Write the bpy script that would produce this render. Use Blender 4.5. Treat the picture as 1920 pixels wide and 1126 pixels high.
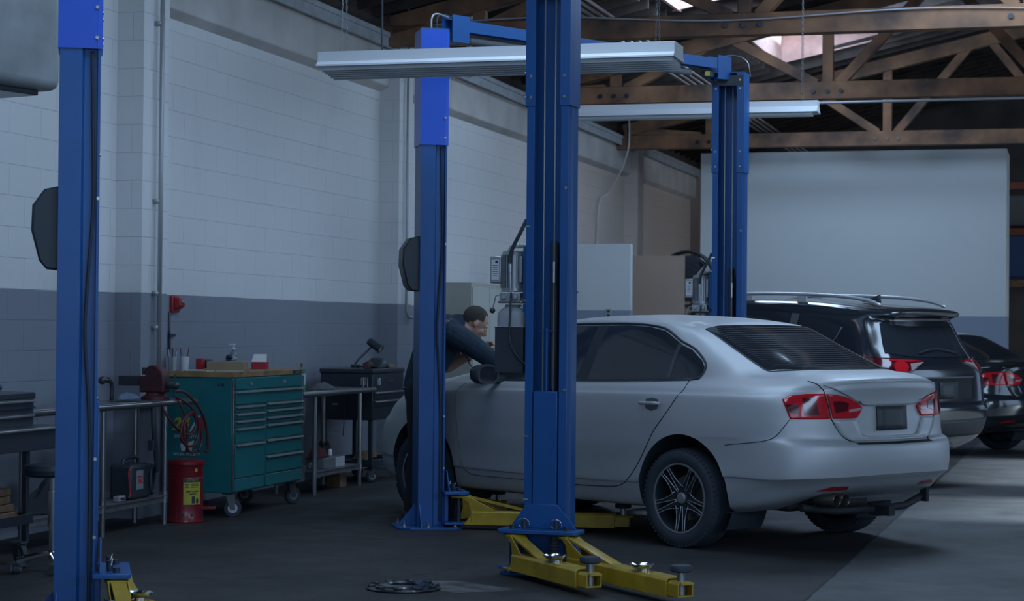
import bpy, bmesh, math, random
import numpy as np
from mathutils import Vector, Matrix, Quaternion
from mathutils.bvhtree import BVHTree
random.seed(7)
for o in list(bpy.data.objects): bpy.data.objects.remove(o)
SC = bpy.context.scene
COL = SC.collection
PI = math.pi

# ---------------------------------------------------------------- camera
cam_d = bpy.data.cameras.new('camera'); cam = bpy.data.objects.new('camera', cam_d); COL.objects.link(cam)
FPX = 3717.0
cam_d.sensor_width = 36; cam_d.lens = FPX/1920*36; cam_d.clip_end = 200
cam.matrix_world = Matrix.Translation((0,0,1.40)) @ Matrix.Rotation(PI/2+.0138,4,'X') @ Matrix.Rotation(.0087,4,'Z')
cam_d.dof.use_dof = True; cam_d.dof.focus_distance = 12.0; cam_d.dof.aperture_fstop = 5.0
SC.camera = cam
# ---------------------------------------------------------------- exposure, world
SC.view_settings.view_transform = 'Standard'; SC.view_settings.look = 'None'
SC.view_settings.gamma = 1; SC.view_settings.use_curve_mapping = False
SC.view_settings.exposure = -0.32
W = bpy.data.worlds.new('sky'); SC.world = W; W.use_nodes = True
bg = W.node_tree.nodes['Background']; bg.inputs[0].default_value = (.34,.52,.85,1); bg.inputs[1].default_value = .9
BY = .2741                                # the building is turned 15.7 degrees from the camera axis
DS = Vector((math.sin(BY), math.cos(BY), 0)); DN = Vector((math.cos(BY), -math.sin(BY), 0))
def B(s, n, z=0): return DS*s + DN*n + Vector((0,0,z))     # building frame: s along the left wall, n away from it
def area(name, loc, target, sx, sy, power, col=(.50,.71,1)):
    l = bpy.data.lights.new(name,'AREA'); l.shape='RECTANGLE'; l.size=sx; l.size_y=sy; l.energy=power; l.color=col
    o = bpy.data.objects.new(name,l); COL.objects.link(o); o.location=loc
    o.rotation_euler = (Vector(target)-Vector(loc)).to_track_quat('-Z','Y').to_euler()
    return o
# daylight through the roll-up doors on the right and behind, and through the roof skylights, plus added fill
area('daylight_right_door', B(19.8,8.3,2.2), B(18,-3,1.2), 7, 3.2, 135)
area('daylight_rear_door', B(-3,4.2,2.7), B(15,-3,1.8), 8, 3.0, 215)
area('right_wall_fill', B(8.5,8.3,3.3), B(13,-4,1.9), 13, 1.5, 560)  # added fill along the closed right wall, which has no windows here
area('skylight_and_fill', B(24.7,-2.2,5.1), B(30,-4,1.4), 2.4, 1.0, 115)  # added fill tilted at the partition, under closed roof boards
for s,n,p in ((12.3,-3.1,230),(16.6,-.7,330),(21.4,-3.7,300),(7,-2.6,260)):
    area('skylight_and_fill', B(s,n,5.25 if s>18 else 4.9), B(s,n-.4,0), 2.6, 1.7, p*.46)
area('skylight_and_fill', B(26.95,-3.3,5.72), B(26.95,-3.5,0), 1.2, 2.5, 90)
yd=area('daylight_yard_door', B(35.4,7.5,2.6), B(35.5,-1,1.6), 2.6, 2.5, 35, (.80,.86,1)); yd.data.spread=math.radians(70)
sun = bpy.data.objects.new('sun', bpy.data.lights.new('sun','SUN')); COL.objects.link(sun)
sun.data.energy = 16; sun.data.angle = math.radians(3); sun.data.color = (.70,.86,1)
sun.rotation_euler = (DN*-1.0 + DS*-.10 + Vector((0,0,-.43))).to_track_quat('-Z','Y').to_euler()

# ---------------------------------------------------------------- materials
def lin(h):
    h=h.lstrip('#'); r=[int(h[i:i+2],16)/255 for i in (0,2,4)]
    return tuple(((c/12.92) if c<=.04045 else ((c+.055)/1.055)**2.4) for c in r)
MATS={}
def mat(name, col, rough=.5, metal=0., var=0., vs=6., bump=0., bs=40., coat=0., spec=.5, emit=None, trans=0., alpha=1., col2=None):
    if name in MATS: return MATS[name]
    m=bpy.data.materials.new(name); m.use_nodes=True; nt=m.node_tree; N=nt.nodes; L=nt.links
    b=N['Principled BSDF']
    c=lin(col) if isinstance(col,str) else col
    b.inputs['Base Color'].default_value=(*c,1); b.inputs['Roughness'].default_value=rough; b.inputs['Metallic'].default_value=metal
    b.inputs['Coat Weight'].default_value=coat; b.inputs['Coat Roughness'].default_value=.08
    b.inputs['Specular IOR Level'].default_value=spec; b.inputs['Transmission Weight'].default_value=trans; b.inputs['Alpha'].default_value=alpha
    if emit: b.inputs['Emission Color'].default_value=(*emit[0],1); b.inputs['Emission Strength'].default_value=emit[1]
    if var or bump or col2:
        tc=N.new('ShaderNodeTexCoord')
        nz=N.new('ShaderNodeTexNoise'); nz.inputs['Scale'].default_value=vs; nz.inputs['Detail'].default_value=6; L.new(tc.outputs['Object'],nz.inputs['Vector'])
        if var or col2:
            mx=N.new('ShaderNodeMix'); mx.data_type='RGBA'
            c2=(lin(col2) if isinstance(col2,str) else col2) if col2 else tuple(x*(1-var) for x in c)
            mx.inputs[6].default_value=(*c2,1); mx.inputs[7].default_value=(*(min(1,x*(1+var*.5)) for x in c),1)
            cr=N.new('ShaderNodeMapRange'); cr.inputs[1].default_value=.32; cr.inputs[2].default_value=.68
            L.new(nz.outputs[0],cr.inputs[0]); L.new(cr.outputs[0],mx.inputs[0]); L.new(mx.outputs[2],b.inputs['Base Color'])
        if bump:
            n2=N.new('ShaderNodeTexNoise'); n2.inputs['Scale'].default_value=bs; n2.inputs['Detail'].default_value=4; L.new(tc.outputs['Object'],n2.inputs['Vector'])
            bp=N.new('ShaderNodeBump'); bp.inputs['Strength'].default_value=bump; bp.inputs['Distance'].default_value=.01
            L.new(n2.outputs[0],bp.inputs['Height']); L.new(bp.outputs[0],b.inputs['Normal'])
    MATS[name]=m; return m

# ---------------------------------------------------------------- mesh helpers
class MB:
    def __init__(s): s.v=[]; s.f=[]
    def add(s, vs, fs, M=None):
        o=len(s.v)
        for v in vs:
            v=Vector(v); s.v.append(tuple(M@v if M is not None else v))
        s.f += [tuple(i+o for i in f) for f in fs]; return s
    def box(s, c, d, rz=0., M=None):
        x,y,z=d[0]/2,d[1]/2,d[2]/2
        vs=[(-x,-y,-z),(x,-y,-z),(x,y,-z),(-x,y,-z),(-x,-y,z),(x,-y,z),(x,y,z),(-x,y,z)]
        T=Matrix.Translation(c)@Matrix.Rotation(rz,4,'Z')
        if M is not None: T=M@T
        return s.add(vs,[(0,3,2,1),(4,5,6,7),(0,1,5,4),(1,2,6,5),(2,3,7,6),(3,0,4,7)],T)
    def prism(s, poly, h0, h1, M=None, hole=None):     # poly in xy, extruded in z
        n=len(poly); vs=[(x,y,h0) for x,y in poly]+[(x,y,h1) for x,y in poly]
        fs=[tuple(range(n-1,-1,-1)),tuple(range(n,2*n))]+[(i,(i+1)%n,n+(i+1)%n,n+i) for i in range(n)]
        return s.add(vs,fs,M)
    def cyl(s, p0, p1, r, r1=None, seg=16, cap=True):
        p0,p1=Vector(p0),Vector(p1); r1=r if r1 is None else r1
        q=(p1-p0).to_track_quat('Z','Y').to_matrix().to_4x4(); l=(p1-p0).length
        vs=[];fs=[]
        for k,(z,rr) in enumerate(((0,r),(l,r1))):
            for i in range(seg):
                a=2*PI*i/seg; vs.append((rr*math.cos(a),rr*math.sin(a),z))
        fs=[(i,(i+1)%seg,seg+(i+1)%seg,seg+i) for i in range(seg)]
        if cap: fs+=[tuple(range(seg-1,-1,-1)),tuple(range(seg,2*seg))]
        return s.add(vs,fs,Matrix.Translation(p0)@q)
    def tube(s, pts, r, seg=8, cap=True):
        P=[Vector(p) for p in pts]; n=len(P); vs=[];fs=[]
        rr=r if hasattr(r,'__len__') else [r]*n
        t0=(P[1]-P[0]).normalized(); up=Vector((0,0,1)) if abs(t0.z)<.9 else Vector((1,0,0))
        x=t0.cross(up).normalized()
        for k in range(n):
            t=(P[min(k+1,n-1)]-P[max(k-1,0)]).normalized()
            x=(x-t*x.dot(t)).normalized(); y=t.cross(x)
            for i in range(seg):
                a=2*PI*i/seg; vs.append(P[k]+(x*math.cos(a)+y*math.sin(a))*rr[k])
        for k in range(n-1):
            for i in range(seg): fs.append((k*seg+i,k*seg+(i+1)%seg,(k+1)*seg+(i+1)%seg,(k+1)*seg+i))
        if cap: fs+=[tuple(range(seg-1,-1,-1)),tuple((n-1)*seg+i for i in range(seg))]
        return s.add(vs,fs)
    def lathe(s, prof, seg=24, M=None, cap=True):                # prof (r,z)
        vs=[];fs=[];n=len(prof)
        for r,z in prof:
            for i in range(seg):
                a=2*PI*i/seg; vs.append((r*math.cos(a),r*math.sin(a),z))
        for k in range(n-1):
            for i in range(seg): fs.append((k*seg+i,k*seg+(i+1)%seg,(k+1)*seg+(i+1)%seg,(k+1)*seg+i))
        if cap and prof[0][0]>1e-5: fs.append(tuple(range(seg-1,-1,-1)))
        if cap and prof[-1][0]>1e-5: fs.append(tuple((n-1)*seg+i for i in range(seg)))
        return s.add(vs,fs,M)
    def ball(s, c, r, seg=14, sc=(1,1,1), M=None):
        prof=[(r*math.sin(PI*k/8)+1e-6,-r*math.cos(PI*k/8)) for k in range(9)]
        T=Matrix.Translation(c)@Matrix.Diagonal((*sc,1))
        return s.lathe(prof,seg,(M@T) if M is not None else T)
    def grid(s, P, closed=False):                      # P[i][j] points
        n=len(P);m=len(P[0]); vs=[p for row in P for p in row]; fs=[]
        for i in range(n-1):
            for j in range(m-1 if not closed else m): fs.append((i*m+j,i*m+(j+1)%m,(i+1)*m+(j+1)%m,(i+1)*m+j))
        return s.add(vs,fs)
    def build(s, name, mt, parent=None, smooth=None, bevel=0, seg=2, weld=False, **kw):
        me=bpy.data.meshes.new(name); me.from_pydata([tuple(v) for v in s.v],[],s.f); me.update()
        bm=bmesh.new(); bm.from_mesh(me)
        if weld: bmesh.ops.remove_doubles(bm,verts=bm.verts,dist=1e-5)
        bmesh.ops.recalc_face_normals(bm,faces=bm.faces) if not kw.get('keepn') else None
        bm.to_mesh(me); bm.free()
        me.materials.append(mt); o=bpy.data.objects.new(name,me); COL.objects.link(o)
        if parent is not None: o.parent=parent
        if bevel:
            b=o.modifiers.new('bevel','BEVEL'); b.width=bevel; b.segments=seg; b.limit_method='ANGLE'; b.angle_limit=math.radians(40); b.harden_normals=False
            smooth=35 if smooth is None else smooth
        if smooth:
            for p in me.polygons: p.use_smooth=True
            if smooth is not True: me.set_sharp_from_angle(angle=math.radians(smooth))
        if kw.get('label'): o['label']=kw['label']
        return o
def thing(name, label, cat, loc=(0,0,0), rz=0., group=None):
    o=bpy.data.objects.new(name,None); COL.objects.link(o); o.location=loc; o.rotation_euler=(0,0,rz); o.empty_display_size=.1
    o['label']=label; o['category']=cat
    if group: o['group']=group
    return o
def tag(o,label,cat,group=None,loc=None,rz=None):
    o['label']=label; o['category']=cat
    if group: o['group']=group
    if loc is not None: o.location=loc
    if rz is not None: o.rotation_euler=(0,0,rz)
    return o
def struct(o,label=None):
    o['kind']='structure'
    if label: o['label']=label
    return o
def kids(r): return [c for c in bpy.data.objects if c.parent==r]
def dup(root, loc=None, rz=None, label=None, group=None, parent=None):
    r=root.copy(); COL.objects.link(r)
    if loc is not None: r.location=loc
    if rz is not None: r.rotation_euler=(0,0,rz)
    if label: r['label']=label
    if group: r['group']=group
    if parent is not None: r.parent=parent
    for c in kids(root): dup(c,parent=r)
    return r
def text(body, size, mt, parent, M, name='lettering', depth=.001, align='CENTER', shear=0, bold=0):
    cu=bpy.data.curves.new('t','FONT'); cu.body=body; cu.size=size; cu.extrude=depth; cu.align_x=align; cu.align_y='CENTER'; cu.shear=shear; cu.offset=bold
    cu.resolution_u=3
    t=bpy.data.objects.new('t',cu); COL.objects.link(t); dg=bpy.context.evaluated_depsgraph_get()
    me=bpy.data.meshes.new_from_object(t.evaluated_get(dg)); bpy.data.objects.remove(t)
    me.materials.clear(); me.materials.append(mt)
    o=bpy.data.objects.new(name,me); COL.objects.link(o); o.parent=parent; me.transform(M); return o
def face(c, right, up):                                # matrix that puts the local xy plane on a surface
    r=Vector(right).normalized(); u=Vector(up).normalized(); n=r.cross(u)
    M=Matrix((r,u,n)).transposed().to_4x4(); M.translation=Vector(c); return M
def spl(pts, k=8):                                     # Catmull-Rom
    P=[Vector(p) for p in pts]; out=[]
    for i in range(len(P)-1):
        a=P[max(i-1,0)];b=P[i];c=P[i+1];d=P[min(i+2,len(P)-1)]
        for j in range(k):
            t=j/k; out.append(.5*((2*b)+(c-a)*t+(2*a-5*b+4*c-d)*t*t+(3*b-a-3*c+d)*t**3))
    out.append(P[-1]); return out

# shared materials
blue=mat('lift_blue',(.008,.082,.27),.42,coat=.06,var=.10,vs=3,bump=.05,bs=120)
blue_hi=mat('lift_blue_top',(.014,.085,.52),.35,coat=.2)
yellow=mat('arm_yellow',(.46,.30,.022),.42,coat=.2,var=.25,vs=9)
blk=mat('black_plastic',(.026,.034,.044),.45)
rub=mat('black_rubber',(.030,.040,.053),.7)
darkm=mat('black_steel',(.024,.031,.041),.35,coat=.2)
steel=mat('steel',(.42,.42,.42),.32,metal=.9)
chrome=mat('chrome',(.7,.7,.7),.15,metal=1)
alu=mat('cast_aluminium',(.40,.41,.42),.42,metal=.7)
galv=mat('galvanised_pipe',(.42,.43,.44),.45,metal=.5)
white=mat('white_paint',(.72,.72,.70),.5)
# ================================================================ the setting
def wall_material(name, top, low, warm=None):
    m=bpy.data.materials.new(name); m.use_nodes=True; nt=m.node_tree; N=nt.nodes; L=nt.links; b=N['Principled BSDF']
    b.inputs['Roughness'].default_value=.55; b.inputs['Specular IOR Level'].default_value=.3
    tc=N.new('ShaderNodeTexCoord'); sp=N.new('ShaderNodeSeparateXYZ'); L.new(tc.outputs['Object'],sp.inputs[0])
    ge=N.new('ShaderNodeNewGeometry')
    # courses 0.2032 m, blocks 0.4064 m
    co=N.new('ShaderNodeCombineXYZ'); ad=N.new('ShaderNodeMath'); ad.operation='ADD'; L.new(sp.outputs[0],ad.inputs[0]); L.new(sp.outputs[1],ad.inputs[1])
    L.new(ad.outputs[0],co.inputs[0]); L.new(sp.outputs[2],co.inputs[1])
    br=N.new('ShaderNodeTexBrick'); br.inputs['Scale'].default_value=1; br.inputs['Brick Width'].default_value=.4064; br.inputs['Row Height'].default_value=.2032
    br.inputs['Mortar Size'].default_value=.004; br.inputs['Mortar Smooth'].default_value=.6; br.inputs['Bias'].default_value=0
    L.new(co.outputs[0],br.inputs['Vector'])
    bp=N.new('ShaderNodeBump'); bp.invert=True; bp.inputs['Strength'].default_value=.6; bp.inputs['Distance'].default_value=.007; L.new(br.outputs['Fac'],bp.inputs['Height'])
    nz=N.new('ShaderNodeTexNoise'); nz.inputs['Scale'].default_value=60; nz.inputs['Detail'].default_value=5; L.new(tc.outputs['Object'],nz.inputs['Vector'])
    b2=N.new('ShaderNodeBump'); b2.inputs['Strength'].default_value=.25; b2.inputs['Distance'].default_value=.004; L.new(nz.outputs[0],b2.inputs['Height']); L.new(bp.outputs[0],b2.inputs['Normal']); L.new(b2.outputs[0],b.inputs['Normal'])
    n2=N.new('ShaderNodeTexNoise'); n2.inputs['Scale'].default_value=1.3; n2.inputs['Detail'].default_value=8; L.new(tc.outputs['Object'],n2.inputs['Vector'])
    def mix(a,bb,fac):
        x=N.new('ShaderNodeMix'); x.data_type='RGBA'
        for i,v in ((6,a),(7,bb)):
            if isinstance(v,tuple): x.inputs[i].default_value=(*v,1)
            else: L.new(v,x.inputs[i])
        L.new(fac,x.inputs[0]) if not isinstance(fac,float) else setattr(x.inputs[0],'default_value',fac); return x.outputs[2]
    def rng(src,a,c,lo=0,hi=1):
        r=N.new('ShaderNodeMapRange'); r.inputs[1].default_value=a; r.inputs[2].default_value=c; r.inputs[3].default_value=lo; r.inputs[4].default_value=hi; L.new(src,r.inputs[0]); return r.outputs[0]
    upper=top
    if warm: upper=mix(top,warm,rng(sp.outputs[1],21.5,27.5))  # warm light on the far stretch is tinted into the upper wall colour
    zz=N.new('ShaderNodeMath'); zz.operation='MULTIPLY_ADD'; L.new(n2.outputs[0],zz.inputs[0]); zz.inputs[1].default_value=.02; L.new(sp.outputs[2],zz.inputs[2])
    c=mix(low,upper,rng(zz.outputs[0],1.636,1.642))
    c=mix(c,tuple(x*.78 for x in low),rng(n2.outputs[0],.60,.95,0,.30))
    # scuffs and dirt low down on the blue-grey paint
    n3=N.new('ShaderNodeTexNoise'); n3.inputs['Scale'].default_value=9; n3.inputs['Detail'].default_value=6; n3.inputs['Roughness'].default_value=.7; L.new(tc.outputs['Object'],n3.inputs['Vector'])
    c=mix(c,(.30,.31,.33),rng(n3.outputs[0],.70,.74,0,.5))
    dk=mix(c,(.22,.23,.25),br.outputs['Fac'])
    c=mix(c,dk,.14)
    L.new(c,b.inputs['Base Color']); return m
TOPW=(.70,.70,.69); LOWW=(.245,.26,.30)
wallm=wall_material('painted_block_wall',TOPW,LOWW,warm=(.60,.50,.44))
roomm=wall_material('painted_partition',(.62,.64,.63),(.26,.30,.38)); 
for n in list(roomm.node_tree.nodes):
    if n.bl_idname=='ShaderNodeBump': n.inputs['Strength'].default_value=.03
    if n.bl_idname=='ShaderNodeTexBrick': n.inputs['Mortar Size'].default_value=0.
def bobj(name, mb, mt, **kw):      # an object in the building frame (x = n, y = s)
    o=mb.build(name,mt,**kw); o.rotation_euler=(0,0,-BY); return o
WN=-6.65
PIL=[2.1,7.55,13.03,18.7,24.4,30.05,35.6]
m=MB(); m.box((WN-.1,16,2.15),(.2,44,4.3))
for s in PIL: m.box((WN+.10,s+.21,2.15),(.22,.42,4.3))
struct(bobj('wall_left',m,wallm))
# projecting bond beam along the top of the wall
m=MB(); m.prism([(WN-.02,3.74),(WN+.10,3.80),(WN+.10,4.22),(WN-.02,4.22)],-6,38,Matrix(((1,0,0,0),(0,0,1,0),(0,1,0,0),(0,0,0,1))))
beam_m=mat('beam_paint',(.56,.53,.50),.6,var=.2,vs=2,bump=.1,bs=30)
struct(bobj('trim_1',m,beam_m,bevel=.01))
m=MB(); m.box((WN+.13,16,4.27),(.14,44,.05)).box((WN+.17,16,4.20),(.03,44,.10))
struct(bobj('trim_2',m,mat('ledge_grey',(.40,.42,.44),.5,var=.2)))
m=MB(); m.box((WN-.05,16,4.52),(.12,44,.52)); struct(bobj('trim_8',m,mat('wall_plate_timber',(.05,.038,.032),.8,var=.4)))
# floor
def floor_material():
    m=bpy.data.materials.new('concrete_floor'); m.use_nodes=True; nt=m.node_tree; N=nt.nodes; L=nt.links; b=N['Principled BSDF']
    tc=N.new('ShaderNodeTexCoord')
    def nz(sc,de=8,ro=.6,dist=0):
        n=N.new('ShaderNodeTexNoise'); n.inputs['Scale'].default_value=sc; n.inputs['Detail'].default_value=de; n.inputs['Roughness'].default_value=ro; n.inputs['Distortion'].default_value=dist
        L.new(tc.outputs['Object'],n.inputs['Vector']); return n.outputs[0]
    def rng(src,a,c,lo=0,hi=1):
        r=N.new('ShaderNodeMapRange'); r.inputs[1].default_value=a; r.inputs[2].default_value=c; r.inputs[3].default_value=lo; r.inputs[4].default_value=hi; L.new(src,r.inputs[0]); return r.outputs[0]
    def mix(a,bb,fac):
        x=N.new('ShaderNodeMix'); x.data_type='RGBA'
        for i,v in ((6,a),(7,bb)):
            if isinstance(v,tuple): x.inputs[i].default_value=(*v,1)
            else: L.new(v,x.inputs[i])
        L.new(fac,x.inputs[0]); return x.outputs[2]
    c=mix((.026,.0255,.026),(.050,.048,.047),rng(nz(.9,8,.6,.4),.32,.68))
    c=mix(c,(.016,.0165,.018),rng(nz(2.7,9,.65),.58,.72,0,.75))
    c=mix(c,(.085,.082,.078),rng(nz(5.5,9,.7,1.),.66,.76,0,.55))
    # brightness of the sunlit side is painted in: paler colour right of the joint
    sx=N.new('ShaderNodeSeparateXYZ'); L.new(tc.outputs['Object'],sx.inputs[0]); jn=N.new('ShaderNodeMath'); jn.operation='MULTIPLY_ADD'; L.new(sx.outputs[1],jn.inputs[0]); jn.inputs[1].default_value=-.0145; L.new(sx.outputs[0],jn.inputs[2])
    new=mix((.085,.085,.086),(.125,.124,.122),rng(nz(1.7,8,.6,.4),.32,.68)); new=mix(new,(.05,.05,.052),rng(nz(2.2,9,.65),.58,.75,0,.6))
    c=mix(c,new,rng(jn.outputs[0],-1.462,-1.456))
    L.new(c,b.inputs['Base Color']); b.inputs['Specular IOR Level'].default_value=.28
    L.new(rng(nz(3,6),.3,.7,.48,.72),b.inputs['Roughness'])
    bp=N.new('ShaderNodeBump'); bp.inputs['Strength'].default_value=.25; bp.inputs['Distance'].default_value=.004; L.new(nz(28,8,.7),bp.inputs['Height']); L.new(bp.outputs[0],b.inputs['Normal'])
    return m
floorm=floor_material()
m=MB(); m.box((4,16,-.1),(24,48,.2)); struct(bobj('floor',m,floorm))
# an expansion joint and a crack in the slab
jm=mat('joint_dark',(.02,.02,.022),.8)
def groundstrip(name,pts,w):
    m=MB(); P=[]
    for i,p in enumerate(pts):
        p=Vector((*p,.0015)); q=Vector((*pts[min(i+1,len(pts)-1)],0))-Vector((*pts[max(i-1,0)],0)); q=Vector((-q.y,q.x,0)).normalized()*w*(.6+.8*random.random())
        P.append([p-q,p+q])
    m.grid(P); return struct(m.build(name,jm,keepn=True))
j0=Vector((1.52,10.25));j1=Vector((2.93,15.0)); 
groundstrip('trim_3',[tuple(j0+(j1-j0)*t/30+Vector((random.uniform(-.006,.006),0))) for t in range(-6,70)],.008)
pts=[(-.21,11.86)]; 
for i in range(26): pts.append((pts[-1][0]+random.uniform(-.012,.045)*-1,pts[-1][1]-random.uniform(.0,.06)*(1)))
groundstrip('trim_4',pts,.003)
# ceiling: sloping board deck with skylight wells
rk=.23; RZ=4.62
def rz_(n): return RZ+rk*(n-WN)
deck=mat('roof_boards',(.045,.036,.034),.8,var=.5,vs=4,bump=.3,bs=14)
SKY=[(20.4,22.75,-4.45,-2.9),(25.55,28.35,-4.05,-2.55),(14.6,16.6,-4.3,-2.6),(9,11,-4.3,-2.6)]
ss=sorted({-6,38,*[a for q in SKY for a in q[:2]]}); nn=sorted({WN-.2,12,*[a for q in SKY for a in q[2:]]})
m=MB()
for i in range(len(ss)-1):
    for j in range(len(nn)-1):
        cs,cn=(ss[i]+ss[i+1])/2,(nn[j]+nn[j+1])/2
        if any(a<cs<b and c<cn<d for a,b,c,d in SKY): continue
        a,b,c,d=nn[j],nn[j+1],ss[i],ss[i+1]
        vs=[(a,c,rz_(a)),(b,c,rz_(b)),(b,d,rz_(b)),(a,d,rz_(a))]; vs+=[(x,y,z+.05) for x,y,z in vs]
        m.add(vs,[(3,2,1,0),(4,5,6,7),(0,1,5,4),(1,2,6,5),(2,3,7,6),(3,0,4,7)])
struct(bobj('ceiling',m,deck))
pine=mat('skylight_boards',(.80,.50,.42),.6,var=.25,vs=5)
m=MB()
for a,b,c,d in SKY:
    for (x0,y0,x1,y1) in ((c,a,d,a),(c,b,d,b),(c,a,c,b),(d,a,d,b)):
        w=.03
        vs=[(x0-w,y0-w,rz_(x0)-.02),(x1+w,y1+w,rz_(x1)-.02),(x1+w,y1+w,rz_(x1)+.55),(x0-w,y0-w,rz_(x0)+.55)]
        dx,dy=(.04,0) if x0==x1 else (0,.04)
        vs+=[(x+dx,y+dy,z) for x,y,z in vs]
        m.add(vs,[(3,2,1,0),(4,5,6,7),(0,1,5,4),(1,2,6,5),(2,3,7,6),(3,0,4,7)])
struct(bobj('trim_5',m,pine))
# rafters under the deck
raf=mat('old_rafters',(.06,.042,.034),.75,var=.5,vs=5)
m=MB()
for k in range(60):
    s=7+k*.5
    if any(a-.1<s<b+.1 for a,b,_,_ in SKY):
        segs=[(WN,min(c for a,b,c,d in SKY if a-.1<s<b+.1)-.06),(max(d for a,b,c,d in SKY if a-.1<s<b+.1)+.06,10)]
    else: segs=[(WN,10)]
    for a,b in segs:
        vs=[(a,s,rz_(a)-.16),(b,s,rz_(b)-.16),(b,s,rz_(b)),(a,s,rz_(a))]; vs+=[(x,y+.045,z) for x,y,z in vs]
        m.add(vs,[(3,2,1,0),(4,5,6,7),(0,1,5,4),(1,2,6,5),(2,3,7,6),(3,0,4,7)])
struct(bobj('trim_6',m,raf))
# right wall with wide door openings, rear wall beyond
m=MB(); m.box((8.6,5,2.1),(.2,22,4.2)).box((8.6,18.95,2.1),(.2,1.5,4.2)).box((8.6,26.5,2.1),(.2,6,4.2)).box((8.6,16,6.2),(.2,44,4.2))
struct(bobj('wall_right',m,roomm))
# far white room block standing in the hall, and the end wall
m=MB(); m.box((-3.17,30.6,2.05),(4.56,1.2,4.10)); o=struct(bobj('wall_partition',m,roomm,bevel=.01))
m=MB(); m.box((1,37.5,3.2),(18,.2,6.4)); struct(bobj('wall_far',m,mat('end_wall',(.10,.09,.085),.7,var=.4,vs=1.5)))
m=MB(); m.box((1,-6.1,4.9),(18,.2,1.6)); struct(bobj('wall_rear',m,roomm))
# ================================================================ roof trusses
timber=mat('truss_timber',(.235,.115,.056),.7,var=.6,vs=2.2,bump=.25,bs=20,col2=(.055,.034,.026))
def beam(mb,p0,p1,w,h):      # rectangular bar in the truss plane (x=n, z), w across
    p0=Vector(p0);p1=Vector(p1); t=(p1-p0).normalized(); up=Vector((0,1,0)); nrm=t.cross(up).normalized()
    vs=[]
    for p in (p0,p1):
        for a,b in ((-1,-1),(1,-1),(1,1),(-1,1)): vs.append(p+up*w/2*a+nrm*h/2*b)
    mb.add(vs,[(3,2,1,0),(4,5,6,7),(0,1,5,4),(1,2,6,5),(2,3,7,6),(3,0,4,7)])
def truss(s, zb, node, label):
    t=thing('roof_truss',label,'truss',B(s,WN+.2,zb),-BY,group=None)
    X=lambda n:n-(WN+.2)
    P=lambda mb,name,mt=timber,**k: mb.build(name,mt,t,bevel=.006,seg=1,**k)
    m=MB(); m.box((X(1),0,.11),(15.4,.15,.21)); P(m,'bottom_chord')
    top=lambda n: (RZ+rk*(n-WN)-.30)-zb
    m=MB(); beam(m,(0,0,top(WN+.2)),(15.2,0,top(8.7)),.15,.19); P(m,'top_chord')
    for dn in (-2.6,0,2.6,5.2,7.8):
        n=node+dn
        if n<WN+.5: continue
        zt=top(n)
        m=MB(); m.box((X(n),0,(zt+.2)/2),(.13,.10,zt-.2)); P(m,'web_post')
        for sg in (-1,1):
            m=MB(); n2=n+sg*1.15
            beam(m,(X(n)+sg*.13,.0,.19),(X(n2),0,top(n2)-.04),.11,.12); P(m,'web_brace')
        b=MB()
        for k in (-.17,0,.16): b.cyl((X(n)+k,-.095,.10),(X(n)+k,-.072,.10),.026,seg=10)
        b.build('bolt',darkm,t)
    return t
truss(18.5,4.155,-2.95,'nearest brown timber roof truss with a thin grey cable sagging along its beam')
truss(23.8,4.155,-2.79,'brown timber roof truss in front of the bright skylight, behind the nearest truss')
truss(29.1,4.08,-2.55,'farthest brown timber roof truss just above the white partition room')
# conduits, pipes and cables fixed to the building
def pipe(name,label,cat,pts,r,mt=galv,group=None,seg=8,extra=None):
    m=MB(); m.tube(pts,r,seg)
    if extra: extra(m)
    return tag(m.build(name,mt,smooth=True),label,cat,group)
cab=[]
for k in range(40):
    n=-6+k*.3; cab.append(B(18.40,n,4.335+.035*math.sin(k*.5)+.02*math.sin(k*.23+1)))
pipe('cable','thin grey cable running along the face of the nearest roof truss','cable',spl(cab,3),.008,mat('grey_cable',(.35,.36,.38),.6))
pipe('conduit','long grey conduit under the truss by the skylight, above the rear strip light','conduit',[B(23.6,-6.4,4.09),B(23.6,4,4.12)],.018)
pipe('conduit','thin grey conduit crossing high behind the skylight truss webs','conduit',[B(26.5,-6.4,4.62),B(26.5,4,4.72)],.014)
copper=mat('painted_pipes',(.34,.27,.25),.5)
for k in range(4):
    pipe('ceiling_pipe','thin pinkish pipe of the bundle running along the ceiling beside the left wall','pipe',[B(12,-4.55+.09*k,4.42),B(36,-4.55+.09*k,4.42)],.016,copper,'bundle of ceiling pipes')
def clips(zs,s,n):
    def f(m):
        for z in zs: m.box(B(s,n-.01,z),(.05,.05,.03),-BY)
    return f
pipe('conduit','thin grey conduit running down the nearest wall pilaster past the red alarm horn','conduit',[B(13.22,WN+.262,4.55),B(13.22,WN+.262,.9)],.017,galv,extra=clips((1.38,1.63,2.3,3.6),13.22,WN+.245))
pipe('conduit','thin dark conduit dropping on the wall pilaster behind the far blue lift post','conduit',[B(18.86,WN+.245,5.),B(18.86,WN+.245,1.55),B(18.92,WN+.25,1.5),B(19.05,WN+.25,1.49)],.014,galv)
pipe('conduit','vertical grey pipe dropping from the ceiling behind the front strip light','conduit',[B(19.3,-5.9,5.2),B(19.3,-5.9,3.95)],.03,galv)
pipe('conduit','thin beige conduit curving off the wall between the lift posts at right','conduit',spl([B(29.0,-6.36,4.6),B(29.0,-6.36,4.15),B(28.9,-6.44,3.8),B(28.4,-6.52,3.4),B(28.1,-6.60,3.2),B(28.05,-6.62,2.2)],5),.014,beam_m)
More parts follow.
